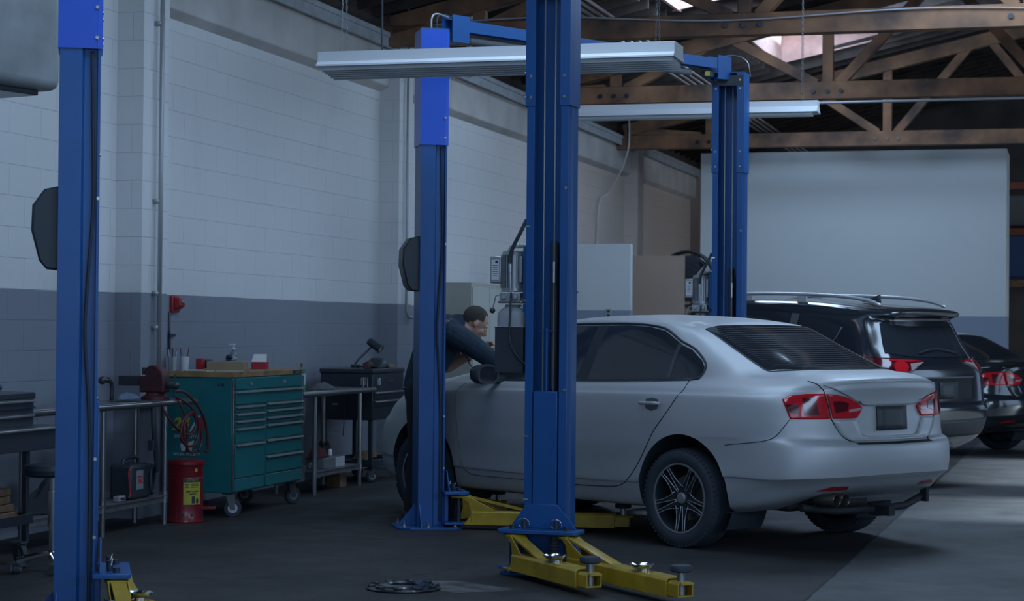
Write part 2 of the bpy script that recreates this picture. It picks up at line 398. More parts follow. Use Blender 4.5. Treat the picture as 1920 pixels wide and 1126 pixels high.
pipe('conduit','straight beige conduit on the dark stretch of wall beyond the fourth pilaster','conduit',[B(30.6,WN+.10,4.2),B(30.6,WN+.10,.5)],.035,beam_m)
# ================================================================ two-post lifts
def column(parent, loc, ang, kind, hose=True):
    """kind 'back': seen from its closed side; 'open': channel seen from the front. opening faces local +x"""
    c=bpy.data.objects.new('column',None)
    out=[(-.09,-.125),(.012,-.125),(.018,-.098),(.082,-.098),(.085,-.122),(.091,-.122),(.091,-.076),(.085,-.076)]
    inn=[(.085,-.090),(.012,-.092),(.0,-.118),(-.083,-.118)]
    half=out+inn; poly=half+[(x,-y) for x,y in reversed(half)]
    m=MB(); 
    # walls as thin strips between the outer and inner outline
    o2=[(.091,-.078),(.091,-.122),(.083,-.122),(.083,-.094),(.020,-.094),(.008,-.125),(-.09,-.125)]
    prof=o2+[(x,-y) for x,y in reversed(o2)]
    n=len(prof); vs=[(x,y,z) for z in (.015,3.47) for x,y in prof]
    m.add(vs,[(i,i+1,n+i+1,n+i) for i in range(n-1)])
    col=m.build('column',blue,parent); col.location=loc; col.rotation_euler=(0,0,ang)
    sol=col.modifiers.new('plate','SOLIDIFY'); sol.thickness=.007; sol.offset=0
    bv=col.modifiers.new('bevel','BEVEL'); bv.width=.0025; bv.segments=2; bv.limit_method='ANGLE'
    Pt=lambda mb,name,mt,**k: mb.build(name,mt,col,**k)
    # base plate
    m=MB(); m.prism([(-.24,-.16),(-.16,-.24),(.17,-.24),(.21,-.2),(.21,.2),(.17,.24),(-.16,.24),(-.24,.16)],0,.016)
    for sg in (-1,1):
        vs=[(-.085,sg*.125,.016),(-.085,sg*.23,.016),(-.085,sg*.13,.17),(-.085,sg*.125,.17)]
        m.add(vs+[(x+.01,y,z) for x,y,z in vs],[(0,1,2,3),(7,6,5,4),(0,4,5,1),(1,5,6,2),(2,6,7,3)])
    vs=[(-.09,-.02,.016),(-.22,-.02,.016),(-.09,-.02,.17)]; m.add(vs+[(x,y+.01,z) for x,y,z in vs],[(0,1,2),(5,4,3),(0,3,4,1),(1,4,5,2)])
    Pt(m,'base_plate',blue,bevel=.003)
    for bx,by in ((-.19,-.14),(-.03,-.2),(.16,-.19),(-.19,.14),(-.03,.2),(.16,.19)):
        b=MB(); b.cyl((bx,by,.016),(bx,by,.024),.017,seg=12).cyl((bx,by,.024),(bx,by,.036),.012,seg=6).cyl((bx,by,.036),(bx,by,.052),.006,seg=8); Pt(b,'anchor_bolt',steel)
    # upper extension sleeve
    s2=[(.096,-.078),(.096,-.128),(.076,-.128),(.074,-.131),(-.096,-.131)] if kind=='back' else [(.096,-.074),(.096,-.128),(.012,-.131),(-.096,-.131)]
    prof=s2+[(x,-y) for x,y in reversed(s2)]; n=len(prof)
    m=MB(); m.add([(x,y,z) for z in (2.67,3.475) for x,y in prof],[(i,i+1,n+i+1,n+i) for i in range(n-1)])
    e=Pt(m,'extension_sleeve',blue_hi if kind=='back' else blue); so=e.modifiers.new('plate','SOLIDIFY'); so.thickness=.006; so.offset=1
    bolts=MB()
    for z in (2.72,2.84,3.35,3.42):
        for sg in (-1,1): bolts.cyl((.096,sg*.1,z),(.106,sg*.1,z),.009,seg=8)
    for z in (2.72,2.86): bolts.cyl((.075,-.12,z),(.075,-.145,z),.008,seg=8)
    for z in (1.98,.78,.42): bolts.cyl((.088,-.1,z),(.088,-.128,z),.008,seg=8)
    for z in (2.2,1.05,.30): bolts.cyl((.091,.112,z),(.099,.112,z),.009,seg=8)
    Pt(bolts,'flange_bolts',steel,smooth=30)
    m=MB()
    for z in (1.90,1.72,1.45,1.38,1.30,1.15,2.5,2.3): m.cyl((.0905,-.10,z),(.0925,-.10,z),.0045,seg=8)
    Pt(m,'bolt_holes',blk)
    m=MB(); m.box((.0,0,3.48),(.2,.27,.01)); Pt(m,'top_cap',blue)
    m=MB(); m.box((.101,0,3.415),(.008,.25,.085)); Pt(m,'top_bracket',darkm,bevel=.002)
    # inside the channel: cables, guide rod, chain box and carriage
    for y in (-.034,.030):
        m=MB(); m.tube([(.045,y,.35),(.045,y,3.4)],.0045,6); Pt(m,'lift_cable',mat('wire_rope',(.32,.33,.33),.5,metal=.4),smooth=True)
    m=MB(); m.box((.0,.02,1.47),(.05,.045,.86)); Pt(m,'cylinder',blk,bevel=.012)
    m=MB(); m.cyl((.04,-.012,.35),(.04,-.012,1.40),.009,seg=8); m.box((.05,0,1.385),(.006,.10,.006)); Pt(m,'guide_rod',blue)
    m=MB(); m.cyl((.06,.034,1.66),(.06,.034,1.78),.008,seg=8); Pt(m,'cable_clamp',steel)
    return col
def carriage(col):
    Pt=lambda mb,name,mt,par=col,**k: mb.build(name,mt,par,**k)
    m=MB(); m.box((.05,0,.63),(.11,.142,.82)); ca=Pt(m,'carriage',blue,bevel=.004)
    m=MB(); m.cyl((.085,-.05,1.025),(.085,.04,1.025),.013,seg=10); Pt(m,'slack_cable_roller',darkm,ca,smooth=30)
    q=MB()
    f=[(-.20,.262),(.20,.262),(.085,.40),(-.10,.40)]
    q.add([(.112,y,z) for y,z in f]+[(.122,y,z) for y,z in f],[(0,3,2,1),(4,5,6,7),(0,1,5,4),(1,2,6,5),(2,3,7,6),(3,0,4,7)])
    q.prism([(.08,-.235),(.24,-.235),(.255,-.22),(.255,.22),(.24,.235),(.08,.235)],.24,.262)
    q.prism([(.08,-.235),(.22,-.235),(.22,.235),(.08,.235)],.035,.05)
    q.box((.105,0,.145),(.03,.30,.19))
    Pt(q,'arm_bracket',blue,ca,bevel=.004)
    for y in (-.16,.16):
        m=MB(); m.cyl((.19,y,.04),(.19,y,.285),.017,seg=14); Pt(m,'pivot_pin',darkm,ca,smooth=30)
    for y in (-.10,.09):
        m=MB(); m.cyl((.16,y,.262),(.16,y,.31),.015,seg=10); Pt(m,'arm_restraint',blk,ca,smooth=30)
        m=MB(); ring=[(.165+.008*math.sin(a),y+.032*math.cos(a),.292+.028*math.sin(a)) for a in [k*PI/12 for k in range(24)]]; m.tube(ring+[ring[0]],.0025,6); Pt(m,'release_ring',chrome,ca,smooth=True)
        m=MB(); m.cyl((.19,y,.05),(.19,y,.23),.022,seg=12); 
        for k in range(9): m.cyl((.19,y,.06+k*.019),(.19,y,.067+k*.019),.03,seg=12)
        Pt(m,'restraint_spring',rub,ca,smooth=30)
    return ca
def arm(parent, p, end, gus=.42, z=.035, flip=1, dish=True, inner=.13, dishpos=.5):
    """box-section swing arm from pivot p to end (xy in parent space)"""
    p=Vector((*p,0)); e=Vector((*end,0)); L=(e-p).length; a=math.atan2(e.y-p.y,e.x-p.x)
    A=MB(); h=.10; w=.115; Lo=L-inner
    # outer box with rounded top corner and open end, walls 6 mm
    def shell(mb,x0,x1,w,h,z0,t=.008):
        o=[(-w/2,z0),(w/2,z0),(w/2,z0+h-.014),(w/2-.014,z0+h),(-w/2+.014,z0+h),(-w/2,z0+h-.014)]
        i=[(y*(1-2*t/w),z0+t+(zz-z0)*(1-2*t/h)) for y,zz in o]
        n=len(o); vs=[(x,y,zz) for x in (x0,x1) for pr in (o,i) for y,zz in pr]
        fs=[]
        for k in range(n):
            k2=(k+1)%n
            fs+=[(k,k2,2*n+k2,2*n+k),(n+k2,n+k,3*n+k,3*n+k2),(2*n+k,2*n+k2,3*n+k2,3*n+k),(k2,k,n+k,n+k2)]
        mb.add(vs,fs)
    shell(A,.10,Lo,w,h,z)
    # root lugs above and below
    A.prism([(-.045,-.04),(.0,-.06),(.16,-w/2),(.16,w/2),(.0,.06),(-.045,.04)],z,z+.014)
    A.prism([(-.045,-.04),(.0,-.055),(.075,-.05),(.075,.05),(.0,.055),(-.045,.04)],.218,.232)
    for sy in (-1,1):   # curved side cheeks between top lug and arm
        c=[(.03,.218),(.075,.232),(gus*.55,z+h),(.12,z+h-.03),(.10,z+.012),(.055,z+.012),(.095,z+.07),(.09,.15),(.075,.19)]
        Y=sy*.045; A.add([(x,Y-.004,zz) for x,zz in c]+[(x,Y+.004,zz) for x,zz in c],[tuple(range(8,-1,-1)),tuple(range(9,18))]+[(i,(i+1)%9,9+(i+1)%9,9+i) for i in range(9)])
    o=A.build('swing_arm',yellow,parent,bevel=.003); o.location=(p.x,p.y,0); o.rotation_euler=(0,0,a)
    S=MB(); vs=[]
    for (x,zz) in ((.01,.234),(.05,.236),(gus,z+h+.004),(gus+.02,z+h+.002)):
        vs+=[(x,-.034,zz),(x,.034,zz)]
    vs+=[(x,y,zz-.012) for x,y,zz in vs]
    fs=[(0,1,3,2),(2,3,5,4),(4,5,7,6),(8,10,11,9),(10,12,13,11),(12,14,15,13)]+[(k,k+2,k+10,k+8) for k in (0,2,4)]+[(k+1,k+9,k+11,k+3) for k in (0,2,4)]+[(0,8,9,1),(6,7,15,14)]
    S.add(vs,fs); S.build('gusset_strap',yellow,o)
    I=MB(); shell(I,Lo-.05,L-.03,w-.022,h-.022,z+.010,.009); 
    I.box((L-.06,0,z+h-.02),(.11,.07,.012))
    i=I.build('inner_arm',yellow,o,bevel=.002)
    m=MB(); m.cyl((L-.075,0,z+.02),(L-.075,0,z+.135),.021,seg=14)
    for k in range(7): m.cyl((L-.075,0,z+.02+k*.009),(L-.075,0,z+.025+k*.009),.024,seg=14)
    m.build('pad_screw',steel,i,smooth=30)
    m=MB(); m.lathe([(.0001,z+.135),(.05,z+.135),(.056,z+.142),(.056,z+.160),(.050,z+.168),(.0001,z+.168)],24,Matrix.Translation((L-.075,0,0))); m.build('lift_pad',rub,i,smooth=40)
    if dish:
        x=L*dishpos
        D=MB(); D.lathe([(.0001,.0),(.040,.0),(.040,.014),(.052,.018),(.068,.036),(.064,.037),(.048,.024),(.0001,.020)],28,Matrix.Translation((x,-.012,z+h+.0)))
        D.build('spare_adapter',chrome,o,smooth=40)
    return o
CP=dict(A=Vector((-2.025,9.24,0)),C=Vector((.225,11.40,0)),Bc=Vector((-.578,13.93,0)),D=Vector((1.765,16.12,0)))
a1=math.radians(12); a2=math.radians(252)
def lift(A,Cc,label,near):
    t=thing('two_post_lift',label,'car lift',tuple((A+Cc)/2))
    o=(A+Cc)/2
    c1=column(t,tuple(A-o),a1,'back'); c2=column(t,tuple(Cc-o),a2,'open')
    ca1=carriage(c1); ca2=carriage(c2)
    # hose clipped along the side of the closed post
    for c in (c1,):
        m=MB(); m.tube(spl([(.055,-.108,2.66),(.062,-.108,2.3),(.066,-.109,1.95),(.045,-.112,1.6),(.036,-.112,1.35),(.055,-.109,1.05),(.066,-.108,.75),(.066,-.108,.45),(.066,-.108,.05)],8),.0075,8); m.build('hydraulic_hose',rub,c,smooth=True)
        # safety latch cover on the back
        m=MB(); poly=[(0,2.035),(-.065,2.02),(-.118,1.945),(-.122,1.83),(-.085,1.69),(-.055,1.655),(0,1.65)]
        P=[]; 
        for y,k in ((-.10,.90),(-.09,1.),(.09,1.),(.10,.90)):
            P.append([(-.09+x*k,y,1.84+(z-1.84)*(.97 if k<1 else 1)) for x,z in poly])
        m.grid(P); m.add(P[0],[tuple(range(7))]); m.add(P[3],[tuple(range(6,-1,-1))]); m.build('latch_cover',blk,c,smooth=30)
    # overhead cable beam
    top1=Vector((A.x-o.x,A.y-o.y,3.5)); top2=Vector((Cc.x-o.x,Cc.y-o.y,3.5)); d=(top2-top1).normalized(); sd=Vector((-d.y,d.x,0))
    m=MB()
    def chan(p,q,w,z0,z1):
        for k in (-1,1):
            a=p+sd*w/2*k; b=q+sd*w/2*k; e=sd*.004
            vs=[a-e,b-e,b+e,a+e]; vs=[Vector((v.x,v.y,z0)) for v in vs]+[Vector((v.x,v.y,z1)) for v in vs]
            m.add(vs,[(0,3,2,1),(4,5,6,7),(0,1,5,4),(1,2,6,5),(2,3,7,6),(3,0,4,7)])
        a=p-sd*w/2;b=q-sd*w/2;c=q+sd*w/2;e=p+sd*w/2
        vs=[Vector((v.x,v.y,z1)) for v in (a,b,c,e)]; m.add(vs+[v-Vector((0,0,.006)) for v in vs],[(0,1,2,3),(7,6,5,4),(0,4,5,1),(2,6,7,3)])
    chan(top1+d*.16,top2-d*.10,.10,3.50,3.58)
    bm_=m.build('overhead_beam',blue,t)
    for p,s_ in ((top1+d*.14,1),(top2-d*.06,-1)):
        m=MB()
        for k in (-1,1):
            a=p+sd*.055*k; b=a+d*.16*s_
            vs=[(a.x,a.y,3.42),(b.x,b.y,3.42),(b.x,b.y,3.61),(a.x,a.y,3.61)]; e=sd*.004
            m.add([Vector(v)-e for v in vs]+[Vector(v)+e for v in vs],[(0,1,2,3),(7,6,5,4),(0,4,5,1),(1,5,6,2),(2,6,7,3),(3,7,4,0)])
        m.cyl((p.x+d.x*.06*s_,p.y+d.y*.06*s_,3.44),(p.x+d.x*.06*s_,p.y+d.y*.06*s_,3.42),.06,seg=16)
        m.build('beam_bracket',blue,bm_)
    m=MB(); a=top1+d*.35; b=top2-d*.5; m.cyl((a.x,a.y,3.45),(b.x,b.y,3.45),.028,seg=12); m.build('shutoff_bar_foam',mat('grey_foam',(.11,.12,.13),.8),bm_,smooth=True)
    for k in (0,1):
        m=MB(); q=top1+d*(.02+.05*k)+sd*.03
        m.tube(spl([(q.x,q.y,3.47),(q.x,q.y,3.58),(q.x+d.x*.05,q.y+d.y*.05,3.615),(q.x+d.x*.16,q.y+d.y*.16,3.60)],6),.007,8); m.build('hose',rub if k else galv,t,smooth=True)
    # limit switch with a yellow tag by the open post
    m=MB(); q=top2-d*.28; m.box((q.x,q.y,3.455),(.10,.06,.05),math.atan2(d.y,d.x)); m.build('limit_switch',blk,bm_,bevel=.004)
    m=MB(); m.box((q.x-.01,q.y-.055,3.452),(.04,.004,.035),.1); m.build('yellow_tag',mat('tag_yellow',(.45,.42,.05),.5),bm_)
    m=MB(); q=top2+Vector((.02,-.1,0)); m.tube(spl([(q.x-.14,q.y,3.60),(q.x,q.y,3.62),(q.x+.10,q.y,3.57),(q.x+.13,q.y,3.45)],6),.004,6); m.build('cable',steel,t,smooth=True)
    # warning stickers on the side of the open post
    for z,w,hh in ((2.28,.012,.075),(2.17,.012,.075),(.52,.014,.09)):
        m=MB(); m.box((-.03,.1265,z),(.055,.002,hh)); st=m.build('warning_sticker',mat('sticker_white',(.55,.56,.58),.5),c2)
        m=MB()
        for k in range(3): m.box((-.03,.128,z+.018-.02*k),(.035,.001,.008))
        m.build('sticker_print',blue,st)
    return t,c1,c2,ca1,ca2,o
def power_unit(c):
    """electric motor, valve block and oil tank on the outer side of the open post (its own local -y side seen left)"""
    R=bpy.data.objects.new('power_unit',None)
    X,Y=-.03,-.235
    m=MB(); m.box((X,-.145,1.72),(.10,.04,.30)); m.box((X,-.145,1.50),(.10,.04,.08)); u=m.build('power_unit',blue,c,bevel=.003)
    m=MB(); m.cyl((X,Y,1.625),(X,Y,1.83),.062,seg=24)
    for k in range(24):
        a=2*PI*k/24; m.box((X+.068*math.cos(a),Y+.068*math.sin(a),1.725),(.022,.005,.19),a)
    m.cyl((X,Y,1.822),(X,Y,1.845),.072,.066,seg=24); m.cyl((X,Y,1.61),(X,Y,1.63),.074,seg=24)
    m.build('motor',alu,u,smooth=35)
    m=MB(); m.box((X+.03,Y-.088,1.735),(.10,.066,.155)); b=m.build('junction_box',alu,u,bevel=.006)
    m=MB(); m.box((X+.0815,Y-.088,1.735),(.002,.044,.115)); pl=m.build('rating_plate',mat('plate_white',(.6,.6,.6),.4),b)
    m=MB(); m.box((X+.083,Y-.080,1.78),(.001,.016,.014)); 
    for k in range(6): m.box((X+.083,Y-.088,1.76-.012*k),(.001,.034-.004*(k%3),.003))
    m.build('plate_print',blk,pl)
    m=MB(); m.box((X+.02,Y,1.575),(.12,.125,.055)); m.cyl((X+.08,Y-.035,1.575),(X+.10,Y-.035,1.575),.012,seg=12).cyl((X+.08,Y+.035,1.575),(X+.10,Y+.035,1.575),.014,seg=12)
    m.box((X+.03,Y,1.548),(.09,.15,.012)); m.build('valve_block',alu,u,bevel=.004)
    m=MB(); m.tube([(X+.02,Y-.07,1.59),(X+.03,Y-.10,1.585),(X+.03,Y-.118,1.515)],.004,6); lv=m.build('release_lever',steel,u)
    m=MB(); m.ball((X+.03,Y-.120,1.50),.017); m.build('lever_knob',blk,lv,smooth=True)
    tank=mat('oil_tank',(.36,.38,.40),.45,trans=.15)
    m=MB(); w=.085
    P=[]
    for z,k in ((1.535,.5),(1.52,.55),(1.505,.8),(1.485,.97),(1.46,1.),(1.405,1.)):
        ring=[]
        for i in range(24):
            a=2*PI*i/24; cx_,sx_=math.cos(a),math.sin(a); q=(abs(cx_)**5+abs(sx_)**5)**(-.2)
            ring.append((X+w*k*cx_*q,Y+w*k*sx_*q,z))
        P.append(ring)
    m.grid(P,closed=True); m.build('oil_tank_neck',tank,u,smooth=True)
    m=MB(); m.box((X,Y,1.272),(.17,.172,.262)); m.box((X,Y,1.403),(.176,.178,.004)); m.build('oil_tank',blk,u,bevel=.006)
    m=MB(); m.box((X,Y,1.406),(.178,.18,.003)); m.build('tank_rim',mat('rim',(.5,.45,.55),.5),u)
    m=MB(); m.tube(spl([(.07,-.13,2.02),(.085,-.16,1.95),(X+.10,Y+.015,1.84),(X+.095,Y+.005,1.77)],8),.011,10); m.build('hose',rub,u,smooth=True)
    m=MB(); m.cyl((X+.095,Y+.005,1.77),(X+.095,Y+.006,1.72),.010,seg=12); m.tube([(X+.095,Y+.006,1.72),(X+.10,Y+.015,1.60)],.006,8); m.build('hose_fitting',alu,u,smooth=30)
    m=MB(); m.tube(spl([(X+.10,Y+.015,1.60),(X+.102,Y+.012,1.50),(X+.104,Y+.008,1.38),(X+.104,Y+.02,1.30),(X+.10,Y+.055,1.24),(.06,-.13,1.19)],6),.006,8); m.build('return_hose',rub,u,smooth=True)
    m=MB(); pts=spl([(X-.01,Y-.03,1.845),(X,Y-.01,1.87),(X,Y+.04,1.875),(X,Y+.11,1.872)],6); m.tube(pts,.012,10)
    for p in pts[::2]: m.ball(p,.0145,10)
    m.build('flexible_conduit',galv,u,smooth=True)
    m=MB(); m.box((X+.06,Y+.06,1.735),(.02,.02,.15)); m.build('capacitor_cover',alu,u,bevel=.004)
    return u
L1=lift(CP['A'],CP['C'],'blue two-post car lift nearest the camera, its bay empty and yellow arms lowered',True)
L2=lift(CP['Bc'],CP['D'],'blue two-post car lift behind it with the silver sedan parked between its posts',False)
power_unit(L1[2]); power_unit(L2[2])
def w2l(c, p):     # world xy -> column local xy
    M=(Matrix.Translation(c.parent.location)@Matrix.Translation(c.location)@c.rotation_euler.to_matrix().to_4x4()).inverted(); q=M@Vector((*p,0)); return (q.x,q.y)
def warm(cfg):
    for c,ca,pv,end,kw in cfg: arm(ca,(.19,pv),w2l(c,end),**kw)
warm([(L1[2],L1[4],-.16,(.455,10.36),dict(gus=.38,dishpos=.55)),
      (L1[2],L1[4],.16,(.905,10.02),dict(gus=.55,dishpos=.66)),
      (L1[1],L1[3],-.16,(-1.50,8.15),dict(gus=.42,dishpos=.22)),
      (L1[1],L1[3],.16,(-1.25,8.42),dict(gus=.26,dishpos=.285)),
      (L2[1],L2[3],-.16,(.85,13.62),dict(gus=.50,dishpos=.45)),
      (L2[1],L2[3],.16,(-.05,14.75),dict(gus=.42)),
      (L2[2],L2[4],.16,(1.6,14.9),dict(gus=.42)),
      (L2[2],L2[4],-.16,(.9,15.35),dict(gus=.42))])
# ================================================================ cars: lofted bodies
def cr(P, k, mirror0=None):
    """Catmull-Rom along axis 0 of an array (n,...,3)"""
    P=np.asarray(P,float); n=len(P); out=[]
    first=P[0]*2-P[1]; last=P[-1]*2-P[-2]
    if mirror0 is not None: first=P[1]*mirror0; last=P[-2]*mirror0
    Q=np.concatenate([first[None],P,last[None]])
    for i in range(n-1):
        a,b,c,d=Q[i],Q[i+1],Q[i+2],Q[i+3]
        kk=k[i] if hasattr(k,'__len__') else k
        for j in range(kk):
            t=j/kk
            out.append(.5*((2*b)+(c-a)*t+(2*a-5*b+4*c-d)*t*t+(3*b-a-3*c+d)*t**3))
    out.append(P[-1]); return np.array(out)
class Body:
    def __init__(s, rings, kv=6, ku=7):
        R=np.array(rings,float)                       # (K,13,3)
        G=np.stack([cr(r,ku,np.array([1,-1,1])) for r in R])   # around
        s.G=cr(G,kv)                                   # up
        s.G[:,0,1]=0; s.G[:,-1,1]=0
        K,M,_=s.G.shape
        P=[]
        for i in range(K):
            half=[tuple(p) for p in s.G[i]]
            other=[(x,-y,z) for x,y,z in half[-2:0:-1]]
            P.append(half+other)
        s.P=P; s.M=M
        m=MB(); m.grid(P,closed=True)
        # underside and roof cap
        for row in (0,K-1):
            o=row*len(P[0]); n=len(P[0])
            for j in range(M-1):
                a,b=o+j,o+j+1; c=o+(n-j-1)%n; d=o+(n-j)%n
                q=[x for x in (a,b,c,d)]; q2=[]
                for x in q:
                    if x not in q2: q2.append(x)
                if len(q2)>2: m.f.append(tuple(q2))
        s.mb=m
    def mesh(s, name, mt, parent, arches, inner):
        o=s.mb.build(name,mt,parent,smooth=True,weld=True)
        s.bvh0=BVHTree.FromPolygons([tuple(v.co) for v in o.data.vertices],[tuple(p.vertices) for p in o.data.polygons])
        me=o.data; me.materials.append(inner); bm=bmesh.new(); bm.from_mesh(me)
        N=44
        for (x,z,r) in arches:
            for sg in (-1,1):
                side=lambda f: f.calc_center_median().y*sg>.45 and abs(f.calc_center_median().x-x)<r+.25 and f.calc_center_median().z<z+r+.2
                for k in range(N):
                    a=2*PI*k/N; nrm=Vector((math.cos(a),0,math.sin(a))); co=Vector((x,0,z))+nrm*r
                    fs=[f for f in bm.faces if side(f) and (f.calc_center_median()-Vector((x,f.calc_center_median().y,z))).length<r*1.45+.02]
                    fs=[f for f in fs if any((v.co-co).dot(nrm)>0 for v in f.verts) and any((v.co-co).dot(nrm)<0 for v in f.verts) and min(((v.co-co)-nrm*(v.co-co).dot(nrm)-Vector((0,(v.co-co).y,0))).length for v in f.verts)<r*.25+.05]
                    if fs:
                        g=list({e for f in fs for e in f.edges}|{v for f in fs for v in f.verts})+fs
                        bmesh.ops.bisect_plane(bm,geom=g,plane_co=co,plane_no=nrm,dist=1e-6)
                dele=[f for f in bm.faces if side(f) and math.hypot(f.calc_center_median().x-x,f.calc_center_median().z-z)<r*.9985]
                bmesh.ops.delete(bm,geom=dele,context='FACES')
                # wheel well: a drum behind the opening, following the cut edge
                ring=[]
                for k in range(73):
                    a=-.18*PI+1.36*PI*k/72; ring.append((x+r*math.cos(a),z+r*math.sin(a)))
                P=[]
                for (u,w) in ring:
                    h=s.bvh0.ray_cast(Vector((u,2*sg,w)),Vector((0,-sg,0)))
                    y=abs(h[0].y) if h[0] is not None else .82
                    P.append([(u,sg*(y-.001),w),(u,sg*(y-.02),w),(u,sg*.48,w),(x,sg*.48,z)])
                base=len(bm.verts); vv=[[bm.verts.new(p) for p in row] for row in P]
                for i in range(72):
                    for j in range(3):
                        q=(vv[i][j],vv[i+1][j],vv[i+1][j+1],vv[i][j+1])
                        f=bm.faces.new(q); f.material_index=1
        bm.to_mesh(me); bm.free()
        for p in me.polygons: p.use_smooth=True
        me.set_sharp_from_angle(angle=math.radians(50))
        s.o=o; return o
    def hit(s, o, d):
        h=s.bvh0.ray_cast(Vector(o),Vector(d).normalized())
        return (h[0],h[1]) if h[0] is not None else (None,None)
    def pj(s, u, v, mode, off, sg=1):
        if mode=='y': o,d=(u,3*sg,v),(0,-sg,0)           # side view: u=x, v=z
        elif mode=='x': o,d=(-4,u*sg,v),(1,0,0)             # rear view: u=y, v=z
        elif mode=='f': o,d=(7,u,v),(-1,0,0)
        elif mode=='z': o,d=(v,u,4),(0,0,-1)             # plan view: u=y, v=x
        else:                                            # diagonal rear corner: u along (1,1)/v2, v=z
            e=Vector((.7071,.7071*sg,0)); dd=Vector((.7071,-.7071*sg,0)); c=Vector((-.88,.74*sg,0))
            o=c+e*u-dd*2; o.z=v; d=dd
        p,n=s.hit(o,d)
        if p is None: return None
        if n.dot(Vector(d))>0: n=-n
        return p+n*off
    def patch(s, name, mt, parent, lower, upper, n=24, m=10, mode='y', off=.003, sg=1, thick=0, **k):
        """region between two polylines of (u,v), both given left to right"""
        def samp(poly,t):
            ls=[0]
            for a,b in zip(poly,poly[1:]): ls.append(ls[-1]+math.dist(a,b))
            x=t*ls[-1]
            for i in range(len(poly)-1):
                if x<=ls[i+1]+1e-9:
                    f=(x-ls[i])/max(1e-9,ls[i+1]-ls[i]); return (poly[i][0]+(poly[i+1][0]-poly[i][0])*f, poly[i][1]+(poly[i+1][1]-poly[i][1])*f)
            return poly[-1]
        P=[]
        for i in range(n+1):
            a=samp(lower,i/n); b=samp(upper,i/n); row=[]
            for j in range(m+1):
                f=j/m; u,v=a[0]+(b[0]-a[0])*f,a[1]+(b[1]-a[1])*f
                p=s.pj(u,v,mode,off,sg)
                if p is None: p=row[-1] if row else (P[-1][j] if P else Vector((u,0,v)))
                row.append(p)
            P.append(row)
        mb=MB(); mb.grid(P); o=mb.build(name,mt,parent,smooth=True)
        # orient outwards
        c=sum((v.co for v in o.data.vertices),Vector())/len(o.data.vertices)
        pn=sum((p.normal*p.area for p in o.data.polygons),Vector()); out=Vector((0,sg,0)) if mode=='y' else Vector((-1,0,.0)) if mode=='x' else Vector((0,0,1)) if mode=='z' else Vector((1,0,0)) if mode=='f' else Vector((-.7,.7*sg,0))
        if pn.dot(out)<0: o.data.flip_normals()
        if thick: md=o.modifiers.new('t','SOLIDIFY'); md.thickness=thick; md.offset=-1
        if k.get('label'): o['label']=k['label']
        return o
    def line(s, name, mt, parent, pts, w=.004, mode='y', sg=1, off=.0015, r=None, sub=8, **k):
        """a groove or trim strip that follows the surface"""
        q=spl([Vector((a,b,0)) for a,b in pts],sub); P=[]
        for v in q:
            p=s.pj(v.x,v.y,mode,off,sg)
            if p is not None: P.append(p)
        m=MB(); m.tube(P,r if r else w/2,6); return m.build(name,mt,parent,smooth=True)
